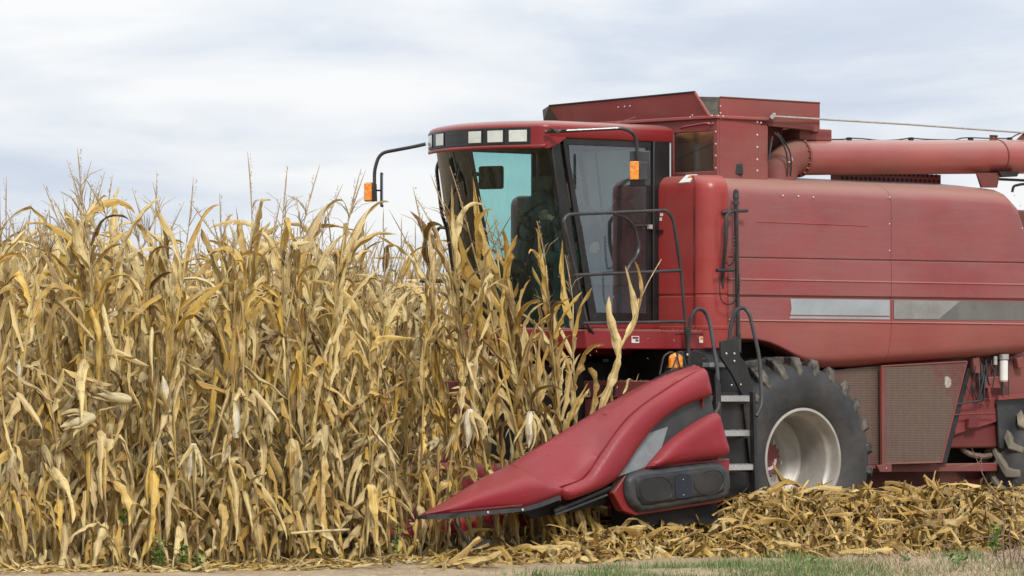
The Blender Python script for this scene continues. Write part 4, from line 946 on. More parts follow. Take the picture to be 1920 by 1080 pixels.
# rubber skid strip under the nose
sk = []
for (x, y), v in zip([(784, 968), (800, 965), (823, 964), (870, 961), (930, 956), (984, 951), (1010, 944), (1050, 929)], [2.22, 2.30, 2.36, 2.42, 2.445, 2.455, 2.455, 2.455]):
    sk.append((P(x, y, v=v), P(x + 2, y + (4 if x < 800 else 9 if x < 900 else 7.5), v=v)))
rows = [[a, b, b + Vector((0, -.03, 0)), a + Vector((0, -.03, 0))] for a, b in sk]
skd = MB().grid(rows, close=True); skd.f.append((0, 1, 2, 3)); skd.mi.append(0)
sko = skd.build('skid_strip', M['plastic'], dv_, smooth=30)
bolt(915, 961, 2.45, sko, .013); bolt(980, 956, 2.462, sko, .013)
MB().prism(pxpoly([(845, 960), (978, 949), (980, 946), (905, 953)], 2.44), (0, -.02, 0)).build('nose_crease', M['darkred'], dv_, smooth=0)
# snout lifter and hook under nose
MB().tube(rnd([P(853, 978, v=2.2), P(880, 1022, v=2.2), P(893, 1026, v=2.2), P(905, 1022, v=2.2)], .04), [.012] * 14, 8).build('lifter_hook', M['plastic'], dv_)
MB().prism(pxpoly([(898, 1024), (902, 1016), (911, 1010), (918, 1012), (917, 1022), (909, 1029)], 2.19), (0, .02, 0)).build('hook_foot', M['plastic'], dv_, bevel=.004)
MB().tube([P(1036, 960, v=2.28), P(1142, 915, v=2.28)], .032, 14).build('divider_tube', M['black'], dv_)
MB().tube([P(1040, 966, v=2.31), P(1138, 928, v=2.31)], .012, 8).build('divider_tube', M['plastic'], dv_)
MB().prism(pxpoly([(975, 960), (1040, 940), (1150, 905), (1170, 930), (1120, 950), (1000, 972)], 2.18), (0, -.05, 0)).build('divider_frame', M['void'], dv_, smooth=0)
# chips of chaff resting on the hood
rg = random.Random(3); cf = MB()
for k in range(26):
    i = rg.randrange(4, 44); p = midl[i].lerp(ridge[i], rg.uniform(0, 1)) + Vector((0, .008, .008)); d_ = Vector((rg.uniform(-1, 1), rg.uniform(-.3, .3), rg.uniform(-.2, .8))).normalized() * rg.uniform(.008, .03)
    cf.add([p, p + d_, p + d_ + Vector((.003, .004, .003)), p + Vector((.003, .004, .004))], [(0, 1, 2, 3)])
cfo = cf.build('chaff', M['straw'], smooth=0); tag(cfo, 'pale chips of chaff scattered on the red divider hood', 'chaff', kind='stuff')
# drive cover
dc_o = [(1171, 905), (1176, 893), (1186, 886), (1205, 881), (1265, 874), (1332, 867), (1348, 869), (1360, 878), (1366, 897), (1366, 915), (1360, 930), (1348, 937), (1290, 947), (1208, 960), (1194, 957), (1180, 946), (1172, 928)]
dcv = pillow(smoothclosed(pxpoly(dc_o, 2.36), 4), 2.36, .05, .05, .16).build('drive_cover', M['plastic'], hd, smooth=50)
inn_o = [(1192, 898), (1200, 892), (1265, 884), (1340, 876), (1352, 880), (1358, 897), (1357, 914), (1350, 925), (1290, 936), (1212, 948), (1200, 944), (1192, 928)]
pillow(smoothclosed(pxpoly(inn_o, 2.405), 4), 2.405, .028, .03, .03).build('cover_plate', M['plate'], dcv, smooth=50)
for oo, nm, v_ in (([(1212, 898), (1240, 894), (1256, 903), (1261, 916), (1258, 930), (1248, 936), (1216, 939), (1203, 930), (1200, 914), (1203, 903)], 'cover_recess', 2.433), ([(1306, 896), (1320, 885), (1345, 882), (1356, 893), (1356, 908), (1346, 922), (1322, 927), (1308, 920), (1302, 908)], 'cover_recess', 2.433)):
    c3 = [P(x, y, v=v_) for x, y in oo]; MB().tube(smoothclosed(c3, 4) + [c3[0]], .006, 6, caps=False).build(nm, M['plate'], dcv)
MB().prism(smoothclosed(pxpoly([(1267, 892), (1290, 889), (1295, 895), (1297, 925), (1292, 932), (1272, 934), (1267, 928)], 2.433), 3), (0, .004, 0)).build('cover_window', plain('blue_black_plate', (.012, .016, .028), .4), dcv, smooth=0)
for x, y in ((1281, 899), (1282, 928)): bolt(x, y, 2.436, dcv, .006)
MB().prism(pxpoly([(1172, 893), (1150, 925), (1168, 958), (1192, 967), (1352, 942), (1367, 925), (1368, 860), (1200, 872)], 2.34), (0, -.10, 0)).build('end_plate', M['red'], hd, bevel=.008)
MB().box((U(1340, 2.2), 1.95, .30), (U(1180, 2.2), 2.235, .72)).build('gearbox', M['void'], hd, smooth=0)
# amber beacon with its guard on top
bc = P(1267, 675, v=2.02)
bl = MB(); rows = []
for k in range(9):
    a = k / 8; r = .058 * (1 if a < .6 else math.sqrt(max(0.02, 1 - ((a - .6) / .4) ** 2))); rows.append([(bc.x + r * 1.25 * math.cos(q), bc.y + r * math.sin(q), bc.z - .07 + .135 * a) for q in [2 * math.pi * j / 16 for j in range(16)]])
bl.grid(rows, close=True); be = bl.build('beacon', M['amber'], hd, smooth=60)
for pts in ([(1237, 702), (1244, 668), (1256, 660), (1262, 661)], [(1257, 700), (1272, 662), (1278, 658), (1287, 690)], [(1268, 660), (1275, 690)]):
    MB().tube(rnd([P(x, y, v=2.10) for x, y in pts], .03), .008, 6).build('beacon_guard', M['tube'], be)
MB().prism(pxpoly([(1222, 712), (1262, 690), (1292, 684), (1292, 700), (1240, 722)], 2.06), (0, .10, 0)).build('beacon_bracket', M['black'], hd, smooth=0)
# inner row snouts
def snout(vc, utip, urr):
    rows = []
    for k in range(15):
        q = k / 14; u = lerp(utip, urr, q); hw = .02 + .19 * min(1, q * 2.2) ** .8; zt0 = .22 + .16 * math.sin(min(1, q * 2.2) * math.pi / 2) + (.46 * max(0, q - .30) / .7) ; zb0 = .20 + .16 * q
        rows.append([(u, vc + hw * math.cos(a), zb0 + (zt0 - zb0 + .02) * max(0, math.sin(a)) ** .8) for a in [math.pi * j / 12 for j in range(13)]] )
    mb = MB().grid(rows); mb.grid([[r[0] for r in rows], [r[-1] for r in rows]])
    o = mb.build('row_snout', M['snout'], hd, smooth=60)
    r2 = []
    for k in range(6):
        q = k / 5; u = lerp(utip + .03, utip - .45, q); hw = .025 + .075 * q; r2.append([(u, vc + hw * s_, .195 + .0 * q + dz) for s_, dz in ((1, 0), (1, .035), (-1, .035), (-1, 0))])
    MB().grid(r2, close=True).build('snout_tip', M['plastic'], o, smooth=0)
for k in range(5): snout(1.42 - .76 * k, U(664, 1.42), 2.0)
snout(1.42 - .76 * 5, 4.9, 1.7)
# --- driver ------------------------------------------------------------------------
def skinned(name, joints, edges, mat, parent=None, sub=2):
    me = bpy.data.meshes.new(name); me.from_pydata([j[0] for j in joints], edges, []); me.materials.append(mat)
    o = bpy.data.objects.new(name, me); sc.collection.objects.link(o); o.parent = parent
    sm = o.modifiers.new('skin', 'SKIN'); sm.use_smooth_shade = True
    for k, j in enumerate(joints): sv = me.skin_vertices[0].data[k]; sv.radius = (j[1], j[1] if len(j) < 3 else j[2])
    me.skin_vertices[0].data[0].use_root = True
    ss = o.modifiers.new('sub', 'SUBSURF'); ss.levels = sub; ss.render_levels = sub
    return o
hx, hy, hz_ = 1.36, .34, 2.72
J = [((hx, hy, hz_), .15, .12), ((hx + .07, hy, hz_ + .22), .14, .12), ((hx + .17, hy, hz_ + .44), .17, .12), ((hx + .215, hy, hz_ + .53), .07), ((hx + .25, hy, hz_ + .60), .055), ((hx + .29, hy, hz_ + .70), .095, .085), ((hx + .30, hy, hz_ + .79), .085, .075),
     ((hx + .19, hy + .19, hz_ + .46), .065), ((hx + .34, hy + .24, hz_ + .24), .050), ((swc.x - .03, swc.y + .20, swc.z + .02), .036), ((swc.x + .03, swc.y + .18, swc.z + .05), .03),
     ((hx + .19, hy - .19, hz_ + .46), .065), ((hx + .34, hy - .26, hz_ + .24), .050), ((swc.x - .03, swc.y - .20, swc.z + .02), .036), ((swc.x + .03, swc.y - .18, swc.z + .05), .03),
     ((hx + .10, hy + .10, hz_ - .02), .10), ((hx + .50, hy + .16, hz_ + .05), .068), ((hx + .52, hy + .15, hz_ - .36), .048), ((hx + .66, hy + .15, hz_ - .56), .04),
     ((hx + .10, hy - .10, hz_ - .02), .10), ((hx + .50, hy - .16, hz_ + .05), .068), ((hx + .52, hy - .15, hz_ - .36), .048), ((hx + .66, hy - .15, hz_ - .56), .04)]
E = [(0, 1), (1, 2), (2, 3), (3, 4), (4, 5), (5, 6), (2, 7), (7, 8), (8, 9), (9, 10), (2, 11), (11, 12), (12, 13), (13, 14), (0, 15), (15, 16), (16, 17), (17, 18), (0, 19), (19, 20), (20, 21), (21, 22)]
dr = skinned('person', J, E, M['skin']); tag(dr, 'driver in dark patterned jacket and green trousers behind the cab glass', 'person')
def grow(js, g): return [(j[0], *[r + g for r in j[1:]]) for j in js]
idx = [1, 2, 3, 7, 8, 9, 11, 12, 13, 0]; mp_ = {k: i for i, k in enumerate(idx)}
skinned('jacket', grow([J[k] for k in idx], .014), [(mp_[a], mp_[b]) for a, b in E if a in mp_ and b in mp_], M['jacket'], dr)
idx = [0, 15, 16, 17, 18, 19, 20, 21, 22]; mp_ = {k: i for i, k in enumerate(idx)}
skinned('trousers', grow([J[k] for k in idx], .012), [(mp_[a], mp_[b]) for a, b in E if a in mp_ and b in mp_], M['trousers'], dr)
hc = Vector(J[5][0]); hm_ = MB(); rows = []
for k in range(7):
    a = R_(5 + 85 * k / 6); rows.append([(hc.x - .015 + .105 * math.cos(a) * math.cos(q), hc.y + .092 * math.cos(a) * math.sin(q), hc.z + .03 + .115 * math.sin(a)) for q in [2 * math.pi * j / 16 for j in range(16)]])
hm_.grid(rows, close=True).build('hair', M['hair'], dr, smooth=60)
fc = MB(); fc.add([hc + Vector(p) for p in ((.085, 0, .03), (.12, 0, -.01), (.088, .018, -.018), (.088, -.018, -.018), (.085, 0, -.02))], [(0, 1, 2), (0, 3, 1), (1, 3, 4), (1, 4, 2)]).build('nose', M['skin'], dr, smooth=60)
for s in (1, -1):
    for f_ in range(4):
        b0 = Vector((swc.x + .02, swc.y + s * .19 + (f_ - 1.5) * .0, swc.z + .05 + (f_ - 1.5) * .021))
        MB().tube([b0, b0 + Vector((.035, -s * .01, .004)), b0 + Vector((.048, -s * .035, -.008)), b0 + Vector((.030, -s * .05, -.012))], [.0095, .009, .008, .006], 8).build('finger', M['skin'], dr)
    MB().tube([Vector((swc.x, swc.y + s * .19, swc.z + .08)), Vector((swc.x + .01, swc.y + s * .16, swc.z + .10)), Vector((swc.x + .02, swc.y + s * .135, swc.z + .095))], [.011, .010, .007], 8).build('thumb', M['skin'], dr)
    MB().tube([hc + Vector((.01, s * .088, .02)), hc + Vector((.0, s * .10, .0)), hc + Vector((.0, s * .088, -.03))], [.010, .016, .008], 8).build('ear', M['skin'], dr)
    MB().tube([hc + Vector((.082, s * .035, .02)), hc + Vector((.092, s * .035, .02))], .012, 8).build('eye', M['hair'], dr)
# ------------------------------------------------------------------ maize
def leaf(mb, rg, base, az, p0, p1, L, W, k=1.5, n=13, twist=0., fold=.5, yawd=0., kink=None, wav=.12, mi=0, blunt=False):
    """ribbon leaf: az heading, pitch p0 -> p1 (radians), length, half width"""
    pos = Vector(base); rows = []; ph = rg.uniform(0, 6); fr = rg.uniform(5, 10); roll = rg.uniform(-.3, .3); uvs = []; vs = []
    kz = 0; jy = 0; jp = 0; jit = 13 / n if n > 9 else 1; pinch = rg.uniform(.35, .85); pw_ = rg.uniform(.25, .9)
    for i in range(n + 1):
        s = i / n
        if kink and s >= kink[0]: kz = kink[1]
        jy += rg.uniform(-.16, .16) * jit; jp += rg.uniform(-.15, .15) * jit
        p = p0 + (p1 - p0) * s ** k + kz + jp; a = az + yawd * s + jy
        d = Vector((math.cos(p) * math.cos(a), math.cos(p) * math.sin(a), math.sin(p)))
        side = Vector((-math.sin(a), math.cos(a), 0)); nr = side.cross(d); r = roll + twist * s
        sd_ = side * math.cos(r) + nr * math.sin(r); nn = nr * math.cos(r) - side * math.sin(r)
        wd_ = W * min(1, .45 + s * 4) * (max(0, 1 - s ** 2.6) ** .75 if not blunt else 1) * (1 + rg.uniform(-.16, .16)) * (1 - .30 * math.exp(-((s - pinch) / .12) ** 2)); cr = fold * (1 + .5 * math.sin(s * fr * .7 + ph) + pw_ * s)
        for x, uvx in ((-1, 0), (-.5, .25), (0, .5), (.5, .75), (1, 1)):
            e = wav * math.sin(s * fr * 3 + ph + (2 if x > 0 else 0)) * abs(x) ** 2
            vs.append(pos + sd_ * wd_ * x * (1 - .25 * cr * abs(x)) + nn * wd_ * (cr * abs(x) ** 1.5 + e * 1.6)); uvs.append((uvx, s * L * 1.6 + ph))
        pos = pos + d * (L / n)
    fs = []
    for i in range(n):
        for j in range(4): fs.append((i * 5 + j, i * 5 + j + 1, i * 5 + j + 6, i * 5 + j + 5))
    mb.add(vs, fs, mi, uvs); return pos
def make_variant(seed, height, style='normal', lod=1, leanr=.04):
    rg = random.Random(seed); st = MB(); lf = MB(); ta = MB(); npt = 12
    lx, ly = rg.gauss(0, leanr) + leanr * .6, rg.gauss(0, leanr); bx, by = rg.gauss(0, .03), rg.gauss(0, .03)
    def spt(h): q = h / height; return Vector((lx * h * .5 + bx * math.sin(q * 5) + lx * h * q * .6, ly * h * .5 + by * math.sin(q * 4 + 1), h))
    hs = [height * i / npt for i in range(npt + 1)]
    st.tube([spt(h) for h in hs], [lerp(.0165, .007, i / npt) for i in range(npt + 1)], 6 if lod else 4)
    nleaf = int(13 * height / 2.6) if lod else 9
    a0 = rg.uniform(0, 6.28); W0 = .049
    for i in range(nleaf):
        q = (i + .5) / nleaf; h = .12 + (height - .18) * q; side = i % 2; az = a0 + math.pi * side + rg.gauss(0, .55)
        b = spt(h); n = (17 if lod else 7)
        if lod:  # sheath
            leaf(lf, rg, b - Vector((0, 0, .13)), az, R_(86), R_(80), .15, .021, n=4, fold=1.6, blunt=True)
        sty = style
        if q > .74 or sty == 'hug' and q > .3:
            if sty == 'hug': leaf(lf, rg, b, az, R_(rg.uniform(70, 84)), R_(rg.uniform(-40, 60)), rg.uniform(.5, .85), W0 * rg.uniform(.6, .95), k=2.0, n=n, twist=rg.uniform(-3.5, 3.5), fold=rg.uniform(.5, 1.5), yawd=rg.uniform(-.8, .8), wav=.2)
            elif rg.random() < .62: leaf(lf, rg, b, az, R_(rg.uniform(62, 80)), R_(rg.uniform(-75, 40)), rg.uniform(.48, .82), W0 * rg.uniform(.6, .95), k=1.6, n=n, twist=rg.uniform(-3, 3), fold=rg.uniform(.6, 1.4), yawd=rg.uniform(-.7, .7), wav=.18)
            else: leaf(lf, rg, b, az, R_(rg.uniform(62, 80)), R_(rg.uniform(30, 60)), rg.uniform(.45, .75), W0 * rg.uniform(.7, 1), k=1.1, n=n, twist=rg.uniform(-2, 2), fold=rg.uniform(.5, 1.2), kink=(rg.uniform(.25, .7), -R_(rg.uniform(40, 120))), wav=.18)
        elif q > .42:
            r = rg.random()
            if r < .5: p_ = R_(rg.uniform(58, 82)); leaf(lf, rg, b, az, p_, p_ - R_(rg.uniform(5, 30)), rg.uniform(.5, .95), W0 * rg.uniform(.6, 1.1), k=1, n=n, twist=rg.uniform(-2, 2), fold=rg.uniform(.3, 1.3), kink=(rg.uniform(.08, .5), -R_(rg.uniform(75, 150))), yawd=rg.uniform(-.3, .3), wav=.2)
            elif r < .75: p_ = R_(rg.uniform(-30, 55)); leaf(lf, rg, b, az, p_, p_ - R_(rg.uniform(0, 30)), rg.uniform(.3, .75), W0 * rg.uniform(.5, 1.0), k=1.0, n=n, twist=rg.uniform(-2, 2), fold=rg.uniform(.5, 1.4), yawd=rg.uniform(-.5, .5), kink=(rg.uniform(.3, .8), R_(rg.uniform(-60, 30))), wav=.22)
            else: leaf(lf, rg, b, az, R_(rg.uniform(66, 84)), R_(rg.uniform(30, 70)), rg.uniform(.4, .75), W0 * rg.uniform(.6, 1.0), k=1.5, n=n, twist=rg.uniform(-2, 2), fold=rg.uniform(.6, 1.4), wav=.2)
            if lod and rg.random() < .5: leaf(lf, rg, b + Vector((0, 0, .06)), rg.uniform(0, 6.28), R_(-rg.uniform(50, 88)), R_(-rg.uniform(60, 90)), rg.uniform(.2, .5), W0 * rg.uniform(.3, .8), k=1, n=9, twist=rg.uniform(-2, 2), fold=rg.uniform(.4, 1.4), wav=.2)
        else:
            r = rg.random(); L_ = min(h * 1.05 + .1, rg.uniform(.45, .85))
            leaf(lf, rg, b, az, R_(rg.uniform(0, 50)), R_(-rg.uniform(80, 92)), L_, W0 * rg.uniform(.65, 1.1), k=.22, n=n, twist=rg.uniform(-2.2, 2.2), fold=rg.uniform(.2, .9), yawd=rg.uniform(-.5, .5), wav=.28)
            if lod and rg.random() < .6: leaf(lf, rg, b + Vector((0, 0, .05)), az + 2, R_(rg.uniform(-30, 30)), R_(-90), L_ * .75, W0 * .6, k=.2, n=8, twist=rg.uniform(-2, 2), fold=.8, wav=.3)
            if lod and rg.random() < .3: leaf(lf, rg, b, az + rg.uniform(1, 4), R_(rg.uniform(20, 70)), R_(rg.uniform(-60, -10)), rg.uniform(.25, .5), W0 * .6, k=.8, n=8, twist=rg.uniform(-4, 4), fold=1.2, wav=.3)
    top = spt(height); tl = rg.uniform(.38, .62); td = Vector((lx * 2 + rg.gauss(.08, .12), rg.gauss(0, .12), 1)).normalized()
    pts = [top + td * tl * k / 6 + Vector((.03 * (k / 6) ** 2, 0, 0)) for k in range(7)]
    ta.tube(pts, [.005, .0045, .006, .0062, .0058, .0045, .002], 5)
    for k in range(rg.randint(3, 8) if lod else 2):
        a = rg.uniform(0, 6.28); b = top + td * tl * rg.uniform(.05, .35); tb = Vector((math.cos(a), math.sin(a), rg.uniform(.8, 2.2))).normalized(); l2 = rg.uniform(.14, .28)
        ta.tube([b, b + tb * l2 * .5, b + tb * l2 + Vector((math.cos(a) * .03, math.sin(a) * .03, -.05))], [.003, .0032, .0015], 4)
    for k in range(26 if lod else 0):
        b = top + td * tl * rg.uniform(.2, .97); a = rg.uniform(0, 6.28); ta.tube([b, b + Vector((math.cos(a) * .012, math.sin(a) * .012, .014))], [.0028, .001], 3, caps=False)
    eh = rg.uniform(.95, 1.35); ep = spt(eh)
    return dict(stalk=st, foliage=lf, tassel=ta, ear=(ep, a0 + rg.gauss(0, .5)), height=height)
def make_ear(seed, kind):
    """husked cob, hanging or upright; spindle plus loose husk leaves"""
    rg = random.Random(seed); mb = MB(); rows = []; L_ = rg.uniform(.20, .26); R0 = rg.uniform(.026, .033) * (1.15 if kind == 'white' else 1)
    for i in range(13):
        s = i / 12; r = R0 * (math.sin(math.pi * min(1, (s + .06)) ** .75) ** .6 if s < 1 else 0) + .002
        rows.append([Vector((L_ * s, r * math.cos(a) * (1 + .06 * math.cos(5 * a + s * 3)), r * math.sin(a) * (1 + .06 * math.cos(5 * a)))) for a in [2 * math.pi * j / 14 for j in range(14)]])
    vs = [p for r in rows for p in r]; fs = []
    for i in range(12):
        for j in range(14): fs.append((i * 14 + j, i * 14 + (j + 1) % 14, (i + 1) * 14 + (j + 1) % 14, (i + 1) * 14 + j))
    mb.add(vs, fs, 1 if kind == 'white' else 0, [((j / 14) * 2 % 1, i / 12) for i in range(13) for j in range(14)])
    for k in range(7 if kind == 'white' else 5):
        a = rg.uniform(0, 6.28); sub = MB()
        leaf(sub, rg, (0, 0, 0), 0, R_(rg.uniform(5, 30)) if kind != 'white' else R_(rg.uniform(20, 60)), R_(rg.uniform(-25, 10)), L_ * rg.uniform(.75, 1.25), R0 * rg.uniform(.5, .8), k=1.4, n=8, fold=.7, twist=rg.uniform(-.6, .6), wav=.1)
        m_ = Matrix.Rotation(a, 3, 'X'); mb.add([m_ @ Vector(v) + m_ @ Vector((0, 0, R0 * .5)) for v in sub.v], sub.f, 0, sub.uv)
    return mb
NVAR = 22; variants = []
root0 = bpy.data.objects
def mesh_of(mb, name, mats):
    o = mb.build(name, mats, smooth=180, recalc=False); me = o.data; bpy.data.objects.remove(o); return me
for k in range(NVAR):
    v_ = make_variant(100 + k, 2.45 + .55 * ((k * 7) % NVAR) / NVAR, leanr=.05)
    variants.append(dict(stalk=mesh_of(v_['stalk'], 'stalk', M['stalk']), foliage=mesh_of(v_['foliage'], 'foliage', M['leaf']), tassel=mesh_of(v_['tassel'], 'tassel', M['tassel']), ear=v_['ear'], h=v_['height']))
hugs = []
for k in range(7):
    v_ = make_variant(300 + k, 2.50 + .07 * k, 'hug', leanr=.03)
    hugs.append(dict(stalk=mesh_of(v_['stalk'], 'stalk', M['stalk']), foliage=mesh_of(v_['foliage'], 'foliage', M['leaf']), tassel=mesh_of(v_['tassel'], 'tassel', M['tassel']), ear=v_['ear'], h=v_['height']))
ears = [mesh_of(make_ear(500 + k, 'plain'), 'ear', [M['husk'], M['whitehusk']]) for k in range(6)]
wears = [mesh_of(make_ear(560 + k, 'white'), 'ear', [M['husk'], M['whitehusk']]) for k in range(3)]
nplant = 0
def plant(x, y, var, rz, label, group=None, tilt=(0, 0), s=1.0, ear=None, tassel=True, earrot=None, z=0):
    global nplant; nplant += 1
    t = thing('maize_plant', label, 'maize plant', (x, y, z - .01), rz, group); t.rotation_euler = (tilt[0], tilt[1], rz); t.rotation_mode = 'XYZ'; t.scale = (s, s, s)
    for nm in ('stalk', 'foliage', 'tassel'):
        if nm == 'tassel' and not tassel: continue
        o = bpy.data.objects.new(nm, var[nm]); sc.collection.objects.link(o); o.parent = t
    if ear is not False:
        em = ear if ear else ears[nplant % 6]; o = bpy.data.objects.new('ear', em); sc.collection.objects.link(o); o.parent = t
        ep, az = var['ear']; o.location = ep; o.scale = (1.15,) * 3
        o.rotation_euler = earrot if earrot else (0, R_(random.Random(nplant).choice((-60, -75, 35, 55, 65, 75))), az)
    return t
rg = random.Random(77)
ROW0 = 1.79; DR = .76
GRP = 'dry maize plants standing in the uncut rows'
rownames = ['front', 'second', 'third', 'fourth', 'fifth', 'sixth', 'seventh', 'eighth']
# ears and features that the photo shows on the front row: (px, py, kind, pointing)
feats = [(315, 755, 'white', -80), (357, 850, 'white', 78), (441, 803, 'white', -85), (605, 815, 'plain', 80), (875, 785, 'white', 78), (990, 790, 'white', 70), (45, 737, 'white', -82), (245, 750, 'plain', -10), (175, 782, 'plain', 12)]
def xin(px, v): return U(px, v)
used = {}
positions = []
for r in range(8):
    v = ROW0 - DR * r
    u = U(1062 if r < 1 else 1035 - 12 * r, v) + rg.uniform(0, .1)
    if r == 0: u = U(1066, v)
    uend = U(-45, v)
    while u < uend:
        positions.append((r, u, v + rg.gauss(0, .035))); u += (.30 if u < U(835, v) else .150 if r < 2 else .185 if r < 4 else .23) + rg.uniform(-.03, .03)
print('plants', len(positions))
def px_of(u, v):
    d = Vector((u, v, 0)) - Vector((CAM.x, CAM.y, 0)); return 960 + FL * d.dot(RT) / d.dot(FW)
front = [p for p in positions if p[0] == 0]; fi = {}
for fx, fy, kd, an in feats:
    b = min(front, key=lambda p: abs(px_of(p[1], p[2]) - fx) + (99999 if p in fi else 0)); fi[b] = (fx, fy, kd, an)
place = {'white': 'bleached open ear', 'plain': 'large papery ear'}
fcount = 0
for i, (r, u, v) in enumerate(positions):
    px = px_of(u, v); near = px > 800
    rz = rg.uniform(0, 6.28); tilt = (rg.gauss(0, .035), rg.gauss(.03, .06)); var = variants[rg.randrange(NVAR)]; s = rg.uniform(.96, 1.15) if r == 0 else rg.uniform(.92, 1.10) if r < 3 else rg.uniform(.88, 1.02)
    prof = .96 + .05 * math.sin(px * .013) + .03 * math.sin(px * .041 + 1); s *= prof
    if 590 < px < 840: s *= .95 if not 640 < px < 780 else .87
    if px > 770 and r > 0: s *= .86 - .20 * min(1, max(0, (px - 800) / 120))
    s = min(s, (2.42 if 600 < px < 800 else 2.88) / var['h'])
    lab = None; grp = GRP; kw = {}
    if r == 0:
        if px > 830:
            var = hugs[i % 7]; rz = rg.uniform(-.4, .4); q = (px - 830) / 230; s = lerp(1.10, .84, max(0, min(1, q))) * rg.uniform(.96, 1.04); tilt = (rg.gauss(0, .03), rg.uniform(.06, .16))
        if (r, u, v) in fi:
            fx, fy, kd, an = fi[(r, u, v)]
            var = variants[(i * 5) % NVAR] if px <= 830 else var; rz = 0; tilt = (0, 0) if px <= 830 else tilt
            t = plant(u, v, var, rz, '', grp, tilt, s, ear=False)
            em = wears[i % 3] if kd == 'white' else ears[i % 6]
            o = bpy.data.objects.new('ear', em); sc.collection.objects.link(o); o.parent = t
            wp = P(fx + (6 if an > 60 else 0), fy + (-18 if an > 60 else 18 if an < -60 else 0), v=v + .17)
            mw = Matrix.Translation(t.location) @ t.rotation_euler.to_matrix().to_4x4() @ Matrix.Scale(s, 4); o.location = mw.inverted() @ wp; o.rotation_euler = (0, R_(an + (0 if abs(an) > 40 else 0)), rg.uniform(-.4, .4)); o.scale = (1.45,) * 3
            words = {315: 'bare white ear standing upright, left of centre of the uncut stand', 357: 'pale ear hanging below and right of the whitest ear', 441: 'slim white ear pointing up beside a reddish stalk', 605: 'fat papery ear hanging down, left of the divider tip', 875: 'white husked ear hanging just above the red divider nose', 990: 'white ear nearest the cab, above the red divider hood', 45: 'small white ear near the left edge of the photo', 245: 'yellow ear lying sideways near the left edge', 175: 'dark mouldy ear near the left edge'}
            t['label'] = 'dry maize plant with ' + words[fx]
            t['label'] = ' '.join(t['label'].split()[:16])
            continue
    # labels
    if r == 0: order = sorted(px_of(q[1], q[2]) for q in front); nth = order.index(px) + 1
    where = 'at the left edge of the photo' if px < 120 else 'left of the mirror arm' if px < 560 else 'below the far side mirror' if px < 740 else 'just ahead of the divider tip' if px < 800 else 'in front of the windshield'
    if r == 0:
        od = lambda n: ('first', 'second', 'third', 'fourth', 'fifth', 'sixth', 'seventh', 'eighth', 'ninth', 'tenth', 'eleventh', 'twelfth', 'thirteenth', 'fourteenth', 'fifteenth', 'sixteenth', 'seventeenth', 'eighteenth', 'nineteenth', 'twentieth')[min(19, n - 1)]
        tipn = sum(1 for q in order if q < 787)
        if px < 400: lab = 'front row dry maize plant, ' + od(nth) + ' from the left edge of the photo'
        elif px < 787: lab = 'front row dry maize plant, ' + od(tipn - nth + 1) + ' to the left of the divider tip'
        else: lab = 'front row maize plant bowing at the cab, ' + od(nth - tipn) + ' right of the divider tip'
    elif r == 1: lab = 'dry maize plant one row behind the front, ' + where
    elif r == 2: lab = 'tan maize plant two rows behind the front, ' + where
    else: lab = 'pale dry maize plant deep in the stand, ' + where
    grp = GRP + ', ' + ('front row' if r == 0 else 'second row' if r == 1 else 'third row' if r == 2 else 'deep rows') + ' ' + where
    plant(u, v, var, rz, lab, grp, tilt, s, ear=None if rg.random() < .8 else False)
# tall plants whose tops stand out against the sky / cab, leaves bowed to the left
for (bx_, tx, ty, sd_, lb, rw) in ((1040, 858, 372, 0, 'tall dry maize plant bowing left, its tassel crossing the left windshield edge', 0.1), (1020, 905, 395, 1, 'bowed maize plant with long golden leaves before the teal glass', .0), (1052, 965, 405, 2, 'bowed maize plant whose leaves cover the seat behind the windshield', .1), (1062, 985, 470, 3, 'bowed maize plant right of the teal glass, leaves twisted together', .0), (1064, 1035, 540, 4, 'shorter bent maize plant nearest the red divider hood', .05), (1080, 1062, 500, 1, 'short bent maize plant standing rightmost, against the cab corner', .02), (1074, 1010, 430, 6, 'arched maize plant crossing the lower front pillar of the cab', .12), (905, 850, 350, 5, 'maize plant with the topmost leaves before the wiper', .0)):
    v = ROW0 + rw; u0 = U(bx_, v); tp = P(tx, ty, v=v); dx = tp.x - u0; hh = tp.z
    var = hugs[sd_]; s = math.hypot(dx, hh) / (var['h'] + .35); t = plant(u0, v, var, 0, lb, 'maize plants bowing against the cab', (0, math.atan2(dx, hh)), s, ear=False)
